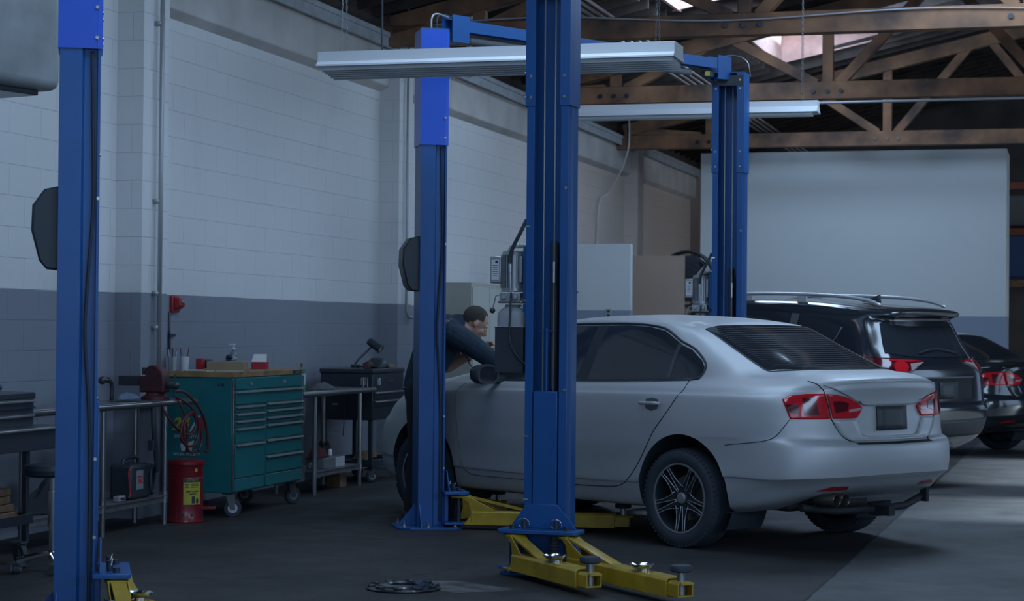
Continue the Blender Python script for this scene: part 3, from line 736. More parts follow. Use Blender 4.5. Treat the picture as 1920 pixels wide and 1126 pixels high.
def wheel(parent, loc, sg, R=.320, rim=.226, wd=.215, name='wheel', rimmat=None, spokes=True, style=5, steer=0.):
    """tyre with tread grooves, five twin-spoke rim, hub cap, disc"""
    t=MB(); hw=wd/2
    prof=[(rim-.004,-hw*.86),(rim+.012,-hw*.96),(rim+.045,-hw),(R-.022,-hw*.93),(R-.006,-hw*.80),(R-.001,-hw*.62)]
    for k in (-.45,-.15,.15,.45): prof+=[(R,(k-.10)*hw),(R,(k-.035)*hw),(R-.007,(k-.03)*hw),(R-.007,(k+.03)*hw),(R,(k+.035)*hw),(R,(k+.10)*hw)]
    prof+=[(R-.001,hw*.62),(R-.006,hw*.80),(R-.022,hw*.93),(rim+.045,hw),(rim+.012,hw*.96),(rim-.004,hw*.86)]
    T=Matrix.Rotation(-PI/2*sg,4,'X')     # lathe axis z -> outward y
    t.lathe(prof,72,T,cap=False)
    # side-wall shoulder blocks
    for i in range(60):
        a=2*PI*i/60; 
        for q in (-1,1):
            M=T@Matrix.Rotation(a,4,'Z'); t.box((R-.0155,0,q*hw*.82),(.016,.017,.022),0,M)
    w=t.build(name,rub,parent,smooth=30); w.location=loc; w.rotation_euler=(0,0,steer)
    if not spokes: 
        m=MB(); m.lathe([(.001,hw*.3),(rim,hw*.5)],32,T); m.build('rim',darkm,w,smooth=True); return w
    rimd=MATS.get('rim_black') or mat('rim_black',(.02,.025,.032),.3,coat=.3)
    rimc=rimmat or mat('rim_machined',(.50,.51,.52),.28,metal=.75)
    m=MB(); m.lathe([(.02,-hw*.25),(rim-.022,-hw*.3),(rim-.022,hw*.5),(rim-.004,hw*.80),(rim+.0,hw*.90)],64,T,cap=False); m.build('rim_barrel',rimd,w,smooth=30)
    m=MB(); m.lathe([(rim-.012,hw*.86),(rim-.012,hw*.92),(rim-.001,hw*.93),(rim+.001,hw*.88)],72,T,cap=False); b=m.build('rim_lip',rimc,w,smooth=30)
    sp=MB(); ed=MB()
    zf=lambda r: hw*(.62+.26*(r/rim)**1.3)
    for i in range(style):
        a=2*PI*(i+.27)/style; M=T@Matrix.Rotation(a,4,'Z')
        for q in (-1,1):
            # one arm of the twin spoke, widening from hub to lip
            P=[]
            for k in range(9):
                f=k/8; r=.045+(rim-.052)*f; cy_=q*(.013+.016*f+.004*f*f); wdd=.0085+.002*f+.010*(1-f)**2; z=zf(r)
                P.append([(r,cy_-wdd,z-.03),(r,cy_-wdd,z),(r,cy_+wdd,z),(r,cy_+wdd,z-.03)])
            sp.grid([[tuple(M@Vector(v)) for v in row] for row in P],closed=True)
            for e in (-1,1):
                pts=[]
                for k in range(9):
                    f=k/8; r=.050+(rim-.058)*f; cy_=q*(.013+.016*f+.004*f*f)+e*(.0075+.002*f)
                    if q*e>0: cy_+= q*.034*(1-f)**2.4
                    pts.append(M@Vector((r,cy_,zf(r)+.001)))
                ed.tube(pts,.0027,6)
        # web that joins the spoke pair and neighbours near the hub
        w_=[(.03,-.055),(.07,-.050),(.10,-.028),(.13,-.012),(.13,.012),(.10,.028),(.07,.050),(.03,.055)]
        sp.prism(w_,zf(.08)-.03,zf(.08)-.006,M)
    sp.cyl(T@Vector((0,0,hw*.45)),T@Vector((0,0,hw*.66)),.062,seg=28)
    sp.build('rim_spokes',rimd,w,smooth=30); ed.build('machined_edges',rimc,w,smooth=True)
    m=MB(); 
    for i in range(5):
        a=2*PI*(i+.77)/5; m.cyl(T@Vector((.055*math.cos(a),.055*math.sin(a),hw*.5)),T@Vector((.055*math.cos(a),.055*math.sin(a),hw*.70)),.008,seg=8)
    m.build('wheel_bolts',darkm,w,smooth=30)
    m=MB(); m.lathe([(.001,hw*.80),(.028,hw*.79),(.036,hw*.74),(.037,hw*.60)],28,T); m.build('hub_cap',rimc,w,smooth=30)
    m=MB(); m.lathe([(.05,-.01),(.145,-.01),(.145,.005),(.05,.005)],40,T); m.build('brake_disc',steel,w,smooth=30)
    return w
# half rings, rear centre -> side -> front centre : 13 points each
SED=[
 [(-.70,0,.33),(-.70,.40,.33),(-.66,.62,.30),(-.55,.72,.27),(-.30,.78,.245),(.30,.78,.235),(1.0,.78,.235),(1.8,.78,.235),(2.4,.78,.24),(2.9,.74,.24),(3.22,.60,.23),(3.36,.35,.22),(3.40,0,.22)],
 [(-.94,0,.400),(-.91,.42,.395),(-.81,.66,.365),(-.66,.78,.325),(-.35,.845,.285),(.30,.835,.255),(1.0,.835,.255),(1.8,.835,.255),(2.4,.84,.255),(2.92,.80,.26),(3.28,.63,.26),(3.45,.35,.26),(3.50,0,.26)],
 [(-1.04,0,.470),(-1.00,.42,.465),(-.885,.69,.445),(-.72,.81,.42),(-.36,.875,.37),(.30,.862,.335),(1.0,.862,.335),(1.8,.862,.335),(2.4,.87,.335),(2.93,.83,.34),(3.31,.66,.35),(3.50,.35,.35),(3.55,0,.35)],
 [(-1.075,0,.50),(-1.035,.44,.495),(-.915,.73,.485),(-.73,.845,.475),(-.36,.882,.47),(.30,.874,.40),(1.0,.874,.385),(1.8,.874,.385),(2.4,.88,.40),(2.94,.84,.42),(3.32,.67,.44),(3.51,.36,.45),(3.56,0,.45)],
 [(-1.095,0,.60),(-1.055,.44,.60),(-.93,.742,.595),(-.735,.855,.59),(-.36,.888,.58),(.30,.885,.53),(1.0,.885,.50),(1.8,.885,.50),(2.4,.888,.52),(2.94,.85,.54),(3.32,.675,.56),(3.50,.37,.57),(3.55,0,.57)],
 [(-1.085,0,.690),(-1.045,.44,.692),(-.92,.737,.695),(-.725,.85,.70),(-.35,.892,.70),(.30,.892,.66),(1.0,.892,.62),(1.8,.892,.62),(2.4,.892,.64),(2.92,.85,.66),(3.28,.67,.68),(3.44,.37,.69),(3.48,0,.69)],
 [(-1.025,0,.722),(-.99,.44,.724),(-.89,.71,.730),(-.715,.845,.74),(-.35,.894,.74),(.30,.892,.72),(1.0,.892,.70),(1.8,.892,.70),(2.4,.89,.71),(2.90,.845,.72),(3.24,.66,.73),(3.40,.37,.74),(3.44,0,.74)],
 [(-1.015,0,.82),(-.98,.44,.82),(-.88,.705,.83),(-.71,.838,.835),(-.35,.888,.84),(.30,.890,.83),(1.0,.890,.82),(1.8,.890,.82),(2.4,.885,.82),(2.86,.835,.82),(3.18,.65,.81),(3.34,.37,.81),(3.38,0,.81)],
 [(-1.01,0,.95),(-.975,.44,.95),(-.875,.69,.95),(-.71,.815,.955),(-.35,.870,.965),(.30,.878,.965),(1.0,.878,.955),(1.8,.876,.945),(2.4,.86,.93),(2.84,.80,.90),(3.12,.62,.86),(3.26,.36,.86),(3.30,0,.86)],
 [(-1.035,0,1.055),(-.995,.42,1.045),(-.88,.655,1.02),(-.72,.775,1.01),(-.35,.850,.995),(.30,.865,.985),(1.0,.865,.975),(1.8,.862,.965),(2.4,.84,.95),(2.80,.76,.93),(3.04,.60,.90),(3.16,.34,.90),(3.20,0,.905)],
 [(-1.02,0,1.105),(-.975,.40,1.095),(-.86,.615,1.07),(-.70,.725,1.055),(-.36,.800,1.045),(.28,.825,1.035),(1.0,.825,1.020),(1.8,.822,1.01),(2.4,.78,.995),(2.74,.68,.985),(2.92,.52,.97),(3.02,.30,.975),(3.05,0,.98)],
 [(-.88,0,1.135),(-.85,.38,1.128),(-.77,.56,1.11),(-.62,.665,1.095),(-.36,.735,1.085),(.26,.765,1.065),(1.0,.765,1.050),(1.8,.765,1.04),(2.32,.69,1.035),(2.55,.56,1.035),(2.68,.40,1.04),(2.74,.22,1.045),(2.76,0,1.05)],
 [(-.64,0,1.165),(-.625,.34,1.162),(-.565,.53,1.15),(-.44,.635,1.13),(-.24,.70,1.13),(.22,.742,1.12),(1.0,.745,1.105),(1.72,.735,1.10),(2.12,.62,1.11),(2.28,.48,1.12),(2.36,.34,1.13),(2.41,.18,1.135),(2.42,0,1.14)],
 [(-.30,0,1.295),(-.29,.32,1.292),(-.25,.50,1.28),(-.16,.60,1.26),(.0,.655,1.26),(.30,.69,1.27),(1.0,.695,1.27),(1.56,.68,1.26),(1.90,.575,1.265),(2.03,.44,1.28),(2.10,.30,1.285),(2.14,.16,1.29),(2.15,0,1.295)],
 [(.02,0,1.425),(.02,.30,1.420),(.03,.47,1.408),(.10,.555,1.390),(.20,.590,1.400),(.42,.610,1.425),(1.0,.620,1.435),(1.38,.600,1.415),(1.60,.50,1.41),(1.70,.40,1.42),(1.76,.28,1.43),(1.79,.14,1.44),(1.80,0,1.44)],
 [(.14,0,1.460),(.14,.27,1.455),(.16,.42,1.443),(.23,.50,1.430),(.32,.535,1.437),(.50,.55,1.455),(1.0,.555,1.468),(1.30,.54,1.455),(1.46,.46,1.45),(1.55,.36,1.455),(1.60,.25,1.462),(1.62,.12,1.467),(1.63,0,1.467)],
 [(.42,0,1.490),(.42,.20,1.485),(.44,.32,1.476),(.48,.37,1.470),(.55,.40,1.473),(.66,.40,1.481),(.95,.40,1.491),(1.12,.39,1.485),(1.24,.34,1.482),(1.30,.28,1.483),(1.34,.20,1.487),(1.36,.10,1.49),(1.37,0,1.49)],
 [(.80,0,1.502),(.80,.03,1.502),(.81,.05,1.502),(.82,.06,1.502),(.83,.07,1.502),(.85,.07,1.502),(.90,.07,1.502),(.94,.06,1.502),(.96,.05,1.502),(.98,.04,1.502),(.99,.03,1.502),(1.0,.02,1.502),(1.0,0,1.502)],
]
def crisp(i,dz,dy,dx=0.):      # a second ring close to ring i gives the panel a crisp crease
    r=[list(p) for p in SED[i]]
    for k,p in enumerate(r):
        p[2]+=dz
        if 2<=k<=10: p[1]+=dy
        p[0]+=dx if k<4 else 0
    return [tuple(p) for p in r]
SED[10:10]=[crisp(9,.010,-.010,.004)]
SED[4:4]=[crisp(3,.014,.009,-.008)]
CO=Vector((1.727,13.31,0)); YAW=.734
silver=mat('silver_paint',(.50,.51,.52),.50,metal=.40,coat=.10,var=.02,vs=2)
tint=mat('tinted_glass',(.024,.030,.038),.08,spec=.6)
archm=mat('wheel_well',(.026,.034,.044),.9)
gap=mat('panel_gap',(.012,.013,.016),.8)
lampred=mat('tail_lamp_red',(.60,.014,.024),.12,coat=.5)
lampdark=mat('tail_lamp_dark',(.10,.005,.01),.12,coat=.5)
lampclear=mat('tail_lamp_clear',(.40,.33,.33),.15,coat=.5)
plate=mat('blank_plate',(.040,.048,.052),.5)
SB=Body(SED)
# ---------------------------------------------------------------- the silver sedan; local x points forward, y to its left
def mir(l): return l
def car_sedan(t, paint, B_, detail=True):
    body=B_.mesh('body',paint,t,[(-.03,.345,.385),(2.59,.345,.385)],archm)
    Pp=lambda *a,**k: B_.patch(*a,**k)
    silv=MATS.get('window_trim') or mat('window_trim',(.10,.11,.12),.3,metal=.5)
    for sg in (1,-1):
        wheel(t,(0,sg*.772,.318),sg,style=5); wheel(t,(2.59,sg*.772,.318),sg)
        Pp('rear_door_window',tint,t,[(.222,1.079),(.46,1.067),(.66,1.061),(.955,1.052)],[(.200,1.314),(.347,1.386),(.502,1.413),(.702,1.423),(.884,1.418)],24,12,'y',.004,sg)
        Pp('quarter_window',tint,t,[(-.066,1.157),(-.062,1.109),(-.030,1.090),(.194,1.080)],[(-.066,1.157),(-.034,1.196),(.073,1.264),(.172,1.298)],16,8,'y',.004,sg)
        Pp('front_door_window',tint,t,[(1.062,1.050),(1.75,1.033),(2.02,1.04)],[(.985,1.417),(1.2,1.416),(1.4,1.395),(1.6,1.335),(1.8,1.22),(2.02,1.06)],24,12,'y',.004,sg)
        Pp('pillar_trim',blk,t,[(.955,1.05),(1.062,1.048)],[(.884,1.42),(.985,1.419)],4,12,'y',.003,sg)
        Pp('window_divider',silv,t,[(.192,1.079),(.222,1.079)],[(.170,1.300),(.200,1.314)],2,10,'y',.006,sg)
        B_.line('window_seal',blk,t,[(2.06,1.035),(1.75,1.026),(1.06,1.042),(.66,1.053),(.21,1.071),(-.02,1.079),(-.062,1.10),(-.076,1.157),(-.04,1.205),(.06,1.272),(.19,1.324),(.34,1.396),(.50,1.424),(.70,1.434),(.95,1.433),(1.2,1.428),(1.4,1.408),(1.6,1.35),(1.8,1.235),(2.06,1.06)],.016,'y',sg,.002,sub=5)
        B_.line('belt_trim',silv,t,[(2.0,1.022),(1.5,1.031),(1.0,1.036),(.6,1.046),(.2,1.064),(.0,1.072)],.007,'y',sg,.007)
        B_.line('rear_door_seam',gap,t,[(.02,1.072),(-.012,1.02),(.054,.92),(.130,.83),(.21,.738),(.272,.642),(.360,.515),(.440,.423),(.49,.388),(.56,.362),(.647,.353),(.957,.345),(1.02,.36),(1.035,.5),(1.045,.9),(1.055,1.04)],.006,'y',sg,.0005,sub=6)
        B_.line('front_door_seam',silv if sg>0 else gap,t,[(2.17,1.0),(2.206,.93),(2.19,.85),(2.165,.70),(2.14,.55),(2.12,.42),(2.06,.36),(1.9,.345),(1.05,.345)],.005,'y',sg,.0005,sub=6)  # left seam drawn in lighter metal to imitate its lit edge
        B_.line('bumper_seam',gap,t,[(-.405,.678),(-.466,.688),(-.577,.700),(-.70,.718),(-.76,.745),(-.80,.80),(-.826,.850)],.005,'y',sg,.0005,sub=6)
        # handle and its cup
        for hx in (.235,1.30):
            cup=Pp('handle_cup',mat('handle_cup',(.10,.11,.12),.4,metal=.3),t,[(hx-.055,.885),(hx,.868),(hx+.055,.885)],[(hx-.055,.945),(hx,.955),(hx+.055,.945)],10,6,'y',.0015,sg)
            m=MB(); pts=[]
            for k in range(9):
                f=k/8; y=.905+ (.03 if 0<k<8 else 0); pts.append((hx-.09+.185*f,sg*(.902+.026*math.sin(PI*min(1,max(0,f)))**.4),.922-.003*f))
            m.tube(pts,[.008,.012,.0125,.0125,.0125,.0125,.0125,.012,.008],10); m.build('door_handle',paint,cup,smooth=True)
        # door mirror
        m=MB(); P=[]
        for k,(dx,q) in enumerate(((.0,.80),(.0,1.),(.03,1.06),(.07,1.),(.11,.80),(.14,.4))):
            ring=[]
            for i in range(20):
                a=2*PI*i/20; c,s_=math.cos(a),math.sin(a); w=(abs(c)**3+abs(s_)**3)**(-1/3)
                ring.append((1.72+dx,sg*(.99+.10*q*c*w),1.072+.068*q*s_*w))
            P.append(ring)
        m.grid(P,closed=True); m.add(P[-1],[tuple(range(20))]); mm=m.build('door_mirror',mat('mirror_housing',(.05,.055,.062),.35,coat=.3),t,smooth=50)
        m=MB(); m.add([(x+.004,y,z) for x,y,z in P[0]],[tuple(range(19,-1,-1))]); m.build('mirror_glass',tint,mm)
        m=MB(); m.tube([(1.80,sg*.78,1.03),(1.80,sg*.92,1.04)],[.035,.025],10); m.build('mirror_arm',blk,mm,smooth=True)
        # tail lamps
        o_=Pp('tail_lamp',lampred,t,[(-.200,.856),(-.141,.854),(-.04,.854),(.055,.855)],[(-.160,1.011),(-.041,1.008),(.057,.996),(.1015,.972)],20,12,'d',.007,sg,thick=.012)
        Pp('lamp_reflector',lampdark,o_,[(-.125,.880),(-.03,.880)],[(-.10,.985),(-.02,.985)],8,8,'d',.009,sg)
        Pp('lamp_reflector',lampdark,o_,[(.0,.885),(.065,.895)],[(.005,.94),(.08,.945)],8,6,'d',.009,sg)
        i_=Pp('tail_lamp',lampred,t,[(.282,.922),(.298,.893),(.334,.857),(.441,.856),(.517,.857)],[(.282,.926),(.329,.956),(.402,.987),(.488,1.004),(.560,1.011)],20,12,'x',.013,sg,thick=.012)
        Pp('lamp_clear_strip',lampclear,i_,[(.305,.905),(.40,.893)],[(.292,.922),(.40,.912)],8,3,'x',.0155,sg)
        Pp('lamp_reflector',lampdark,i_,[(.41,.905),(.50,.89)],[(.40,.95),(.45,.965),(.52,.965)],8,6,'x',.0155,sg)
        B_.line('lid_seam',gap,t,[(.600,1.085),(.586,1.062),(.568,1.003),(.545,.93),(.524,.849),(.465,.765),(.411,.722),(.375,.708)],.007,'x',sg,.001,sub=6)
        Pp('rear_reflector',mat('reflector_red',(.35,.012,.02),.2),t,[(-.318,.413),(-.115,.409)],[(-.327,.437),(-.214,.438),(-.115,.413)],10,3,'d',.004,sg)
    # rear screen
    rg=Pp('rear_window',tint,t,[(-.59,-.50),(-.45,-.632),(-.23,-.69),(0,-.70),(.23,-.69),(.45,-.632),(.59,-.50)],[(-.528,.092),(-.476,.062),(-.34,.042),(0,.036),(.34,.042),(.476,.062),(.528,.092)],40,20,'z',.004)
    m=MB()
    for k in range(22):
        f=.06+.88*k/21; pts=[]
        for i in range(25):
            u=-1+2*i/24; w=.555-.05*f; x0=-.70+.19*abs(u)**3.0*.9; x1=.036+.05*abs(u)**3
            p=B_.pj(u*w,x0+(x1-x0)*f,'z',.0045)
            if p is not None: pts.append(p)
        m.tube(pts,.0013,4)
    if detail: m.build('defroster_lines',mat('defroster',(.10,.09,.08),.5),rg)
    B_.line('window_border',mat('glass_frit',(.03,.05,.055),.3),t,[(-.528,.092),(-.56,-.2),(-.585,-.42),(-.59,-.50),(-.56,-.56),(-.45,-.640),(-.23,-.697),(0,-.707),(.23,-.697),(.45,-.640),(.56,-.56),(.59,-.50),(.585,-.42),(.56,-.2),(.528,.092)],.010,'z',1,.0,sub=4)
    # boot lid: raised upper lip and the frame round the plate recess
    Pp('boot_lid_lip',paint,t,[(-.300,.956),(-.27,.936),(-.2,.932),(0,.932),(.2,.932),(.27,.936),(.300,.956)],[(-.565,1.060),(-.42,1.075),(-.2,1.084),(0,1.087),(.2,1.084),(.42,1.075),(.565,1.060)],40,10,'x',.012,thick=.014)
    out=[(.520,.846),(.495,.80),(.462,.757),(.411,.722),(.34,.713),(0,.711),(-.34,.713),(-.411,.722),(-.462,.757),(-.495,.80),(-.520,.846)]
    inn=[(.340,.852),(.322,.82),(.300,.780),(.27,.748),(.22,.742),(0,.741),(-.22,.742),(-.27,.748),(-.300,.780),(-.322,.82),(-.340,.852)]
    Pp('boot_lid_frame',paint,t,out,inn,60,4,'x',.011,thick=.012)
    Pp('lid_gap',gap,t,[(-.38,.695),(0,.692),(.38,.695)],[(-.38,.707),(0,.705),(.38,.707)],20,2,'x',.002)
    pl=Pp('number_plate',plate,t,[(-.152,.776),(.148,.776)],[(-.152,.928),(.148,.928)],4,4,'x',.014,thick=.01)
    if detail:
        # exhaust, silencer and tow bar
        m=MB(); m.box((-.56,.20,.325),(.26,.80,.12)); m.tube([(-.80,.47,.335),(-.60,.47,.34)],.03,10); ex=m.build('silencer',mat('silencer',(.022,.020,.020),.7),t,bevel=.03)
        for y in (.505,.42):
            m=MB(); m.lathe([(.028,-.14),(.033,-.005),(.036,.0),(.039,-.005),(.038,-.16)],24,Matrix.Translation((-.99,y,.350))@Matrix.Rotation(-PI/2,4,'Y'),cap=False); tp=m.build('tail_pipe',mat('tail_pipe_metal',(.16,.14,.12),.3,metal=.8),ex,smooth=40)
            m=MB(); m.lathe([(.001,-.06),(.030,-.06)],20,Matrix.Translation((-.99,y,.350))@Matrix.Rotation(-PI/2,4,'Y')); m.build('pipe_bore',archm,tp)
        m=MB(); m.tube([(-.80,.62,.30),(-.86,.35,.27),(-.88,0,.265),(-.86,-.35,.27),(-.80,-.60,.31)],.024,10); m.box((-.93,-.02,.262),(.16,.062,.062)); m.box((-.82,-.62,.34),(.05,.03,.12)); m.build('tow_bar',mat('tow_bar_black',(.016,.018,.022),.7),t,smooth=40)
        m=MB(); m.box((1.3,0,.29),(3.6,1.3,.05)); m.build('underbody',archm,t)
    return body
sed=thing('sedan','silver four-door sedan parked between the rear lift posts, seen from behind','car',CO,YAW+PI/2)
car_sedan(sed,silver,SB)
# ---------------------------------------------------------------- black sedan at the right edge
bpaint=mat('black_paint',(.016,.021,.028),.16,coat=.8,spec=.6)
aud=thing('sedan','black sedan at the right edge of the picture, behind the black sport utility vehicle','car',(5.30,23.2,0),YAW+PI/2)
SB2=Body(SED); car_sedan(aud,bpaint,SB2,False); aud.scale=(.955,.955,.945)
# ---------------------------------------------------------------- black SUV
SUV=[
 [(-.60,0,.36),(-.60,.40,.36),(-.58,.62,.34),(-.50,.74,.32),(-.30,.80,.30),(.30,.80,.28),(1.0,.80,.28),(1.8,.80,.28),(2.4,.80,.28),(2.9,.78,.28),(3.25,.62,.28),(3.40,.35,.28),(3.44,0,.28)],
 [(-.82,0,.43),(-.80,.42,.43),(-.74,.68,.42),(-.62,.81,.40),(-.36,.87,.36),(.30,.87,.32),(1.0,.87,.31),(1.8,.87,.31),(2.4,.87,.31),(2.92,.84,.32),(3.30,.66,.32),(3.48,.36,.32),(3.52,0,.32)],
 [(-.90,0,.52),(-.88,.44,.52),(-.80,.74,.515),(-.66,.87,.50),(-.38,.915,.48),(.30,.905,.42),(1.0,.905,.40),(1.8,.905,.40),(2.4,.91,.42),(2.94,.87,.45),(3.34,.69,.47),(3.53,.37,.48),(3.57,0,.48)],
 [(-.935,0,.68),(-.91,.46,.68),(-.83,.77,.68),(-.67,.895,.67),(-.38,.925,.66),(.30,.915,.62),(1.0,.91,.60),(1.8,.91,.60),(2.4,.92,.62),(2.94,.88,.65),(3.34,.69,.67),(3.54,.37,.68),(3.58,0,.68)],
 [(-.925,0,.745),(-.90,.46,.745),(-.82,.765,.75),(-.66,.89,.75),(-.38,.925,.75),(.30,.92,.74),(1.0,.915,.74),(1.8,.915,.74),(2.4,.915,.76),(2.92,.87,.78),(3.30,.68,.79),(3.50,.37,.80),(3.54,0,.80)],
 [(-.88,0,.775),(-.865,.46,.775),(-.80,.755,.785),(-.65,.885,.79),(-.38,.924,.80),(.30,.92,.80),(1.0,.915,.80),(1.8,.915,.80),(2.4,.91,.82),(2.90,.865,.85),(3.27,.67,.86),(3.45,.37,.87),(3.49,0,.87)],
 [(-.875,0,.92),(-.86,.45,.92),(-.80,.73,.93),(-.66,.865,.94),(-.38,.915,.95),(.30,.915,.96),(1.0,.91,.96),(1.8,.905,.95),(2.4,.89,.95),(2.84,.83,.96),(3.16,.64,.97),(3.32,.36,.98),(3.36,0,.98)],
 [(-.87,0,1.05),(-.855,.44,1.055),(-.80,.68,1.06),(-.67,.81,1.07),(-.38,.88,1.075),(.30,.89,1.06),(1.0,.885,1.05),(1.8,.88,1.04),(2.38,.83,1.03),(2.76,.74,1.03),(3.0,.58,1.03),(3.12,.32,1.03),(3.15,0,1.035)],
 [(-.83,0,1.13),(-.815,.43,1.135),(-.76,.64,1.14),(-.65,.76,1.145),(-.38,.83,1.145),(.30,.85,1.125),(1.0,.845,1.11),(1.8,.84,1.10),(2.3,.75,1.09),(2.56,.60,1.095),(2.70,.44,1.10),(2.78,.24,1.105),(2.80,0,1.11)],
 [(-.75,0,1.25),(-.74,.41,1.25),(-.69,.60,1.25),(-.59,.71,1.255),(-.36,.785,1.26),(.30,.81,1.25),(1.0,.81,1.24),(1.75,.79,1.23),(2.10,.68,1.23),(2.27,.53,1.24),(2.36,.38,1.25),(2.41,.2,1.255),(2.43,0,1.26)],
 [(-.655,0,1.42),(-.645,.39,1.42),(-.60,.565,1.42),(-.50,.66,1.42),(-.32,.725,1.42),(.30,.755,1.42),(1.0,.755,1.41),(1.62,.72,1.40),(1.88,.60,1.41),(2.0,.47,1.42),(2.06,.33,1.43),(2.10,.18,1.435),(2.11,0,1.44)],
 [(-.62,0,1.505),(-.61,.38,1.505),(-.57,.545,1.505),(-.46,.63,1.505),(-.28,.68,1.515),(.30,.70,1.55),(1.0,.705,1.55),(1.45,.67,1.53),(1.66,.56,1.54),(1.76,.44,1.55),(1.81,.30,1.56),(1.84,.16,1.565),(1.85,0,1.57)],
 [(-.705,0,1.545),(-.695,.38,1.545),(-.65,.545,1.543),(-.48,.605,1.55),(-.28,.62,1.575),(.30,.65,1.615),(1.0,.655,1.625),(1.34,.62,1.60),(1.50,.52,1.60),(1.58,.42,1.61),(1.62,.29,1.615),(1.65,.15,1.62),(1.66,0,1.62)],
 [(-.70,0,1.592),(-.69,.36,1.589),(-.635,.50,1.585),(-.46,.555,1.590),(-.25,.57,1.605),(.30,.60,1.650),(1.0,.605,1.660),(1.25,.57,1.64),(1.38,.48,1.64),(1.45,.39,1.645),(1.49,.27,1.65),(1.51,.14,1.655),(1.52,0,1.655)],
 [(-.45,0,1.628),(-.44,.30,1.624),(-.40,.40,1.62),(-.28,.46,1.622),(-.12,.49,1.635),(.35,.51,1.672),(.95,.515,1.682),(1.12,.49,1.67),(1.2,.41,1.67),(1.25,.33,1.675),(1.28,.22,1.68),(1.30,.11,1.68),(1.31,0,1.68)],
 [(.50,0,1.692),(.50,.06,1.692),(.51,.10,1.692),(.53,.12,1.692),(.56,.14,1.692),(.62,.14,1.692),(.74,.14,1.692),(.78,.13,1.692),(.80,.11,1.692),(.82,.08,1.692),(.83,.06,1.692),(.84,.03,1.692),(.84,0,1.692)],
]
SO=Vector((3.25,18.25,0)); SY=.82
suv=thing('suv','black sport utility vehicle with silver roof rails parked beyond the silver sedan','car',SO,SY+PI/2)
VB=Body(SUV); VB.mesh('body',bpaint,suv,[(0,.37,.41),(2.70,.37,.41)],archm)
for x in (0,2.7):
    for sg in (1,-1): wheel(suv,(x,sg*.79,.355),sg,R=.355,rim=.24,wd=.225)
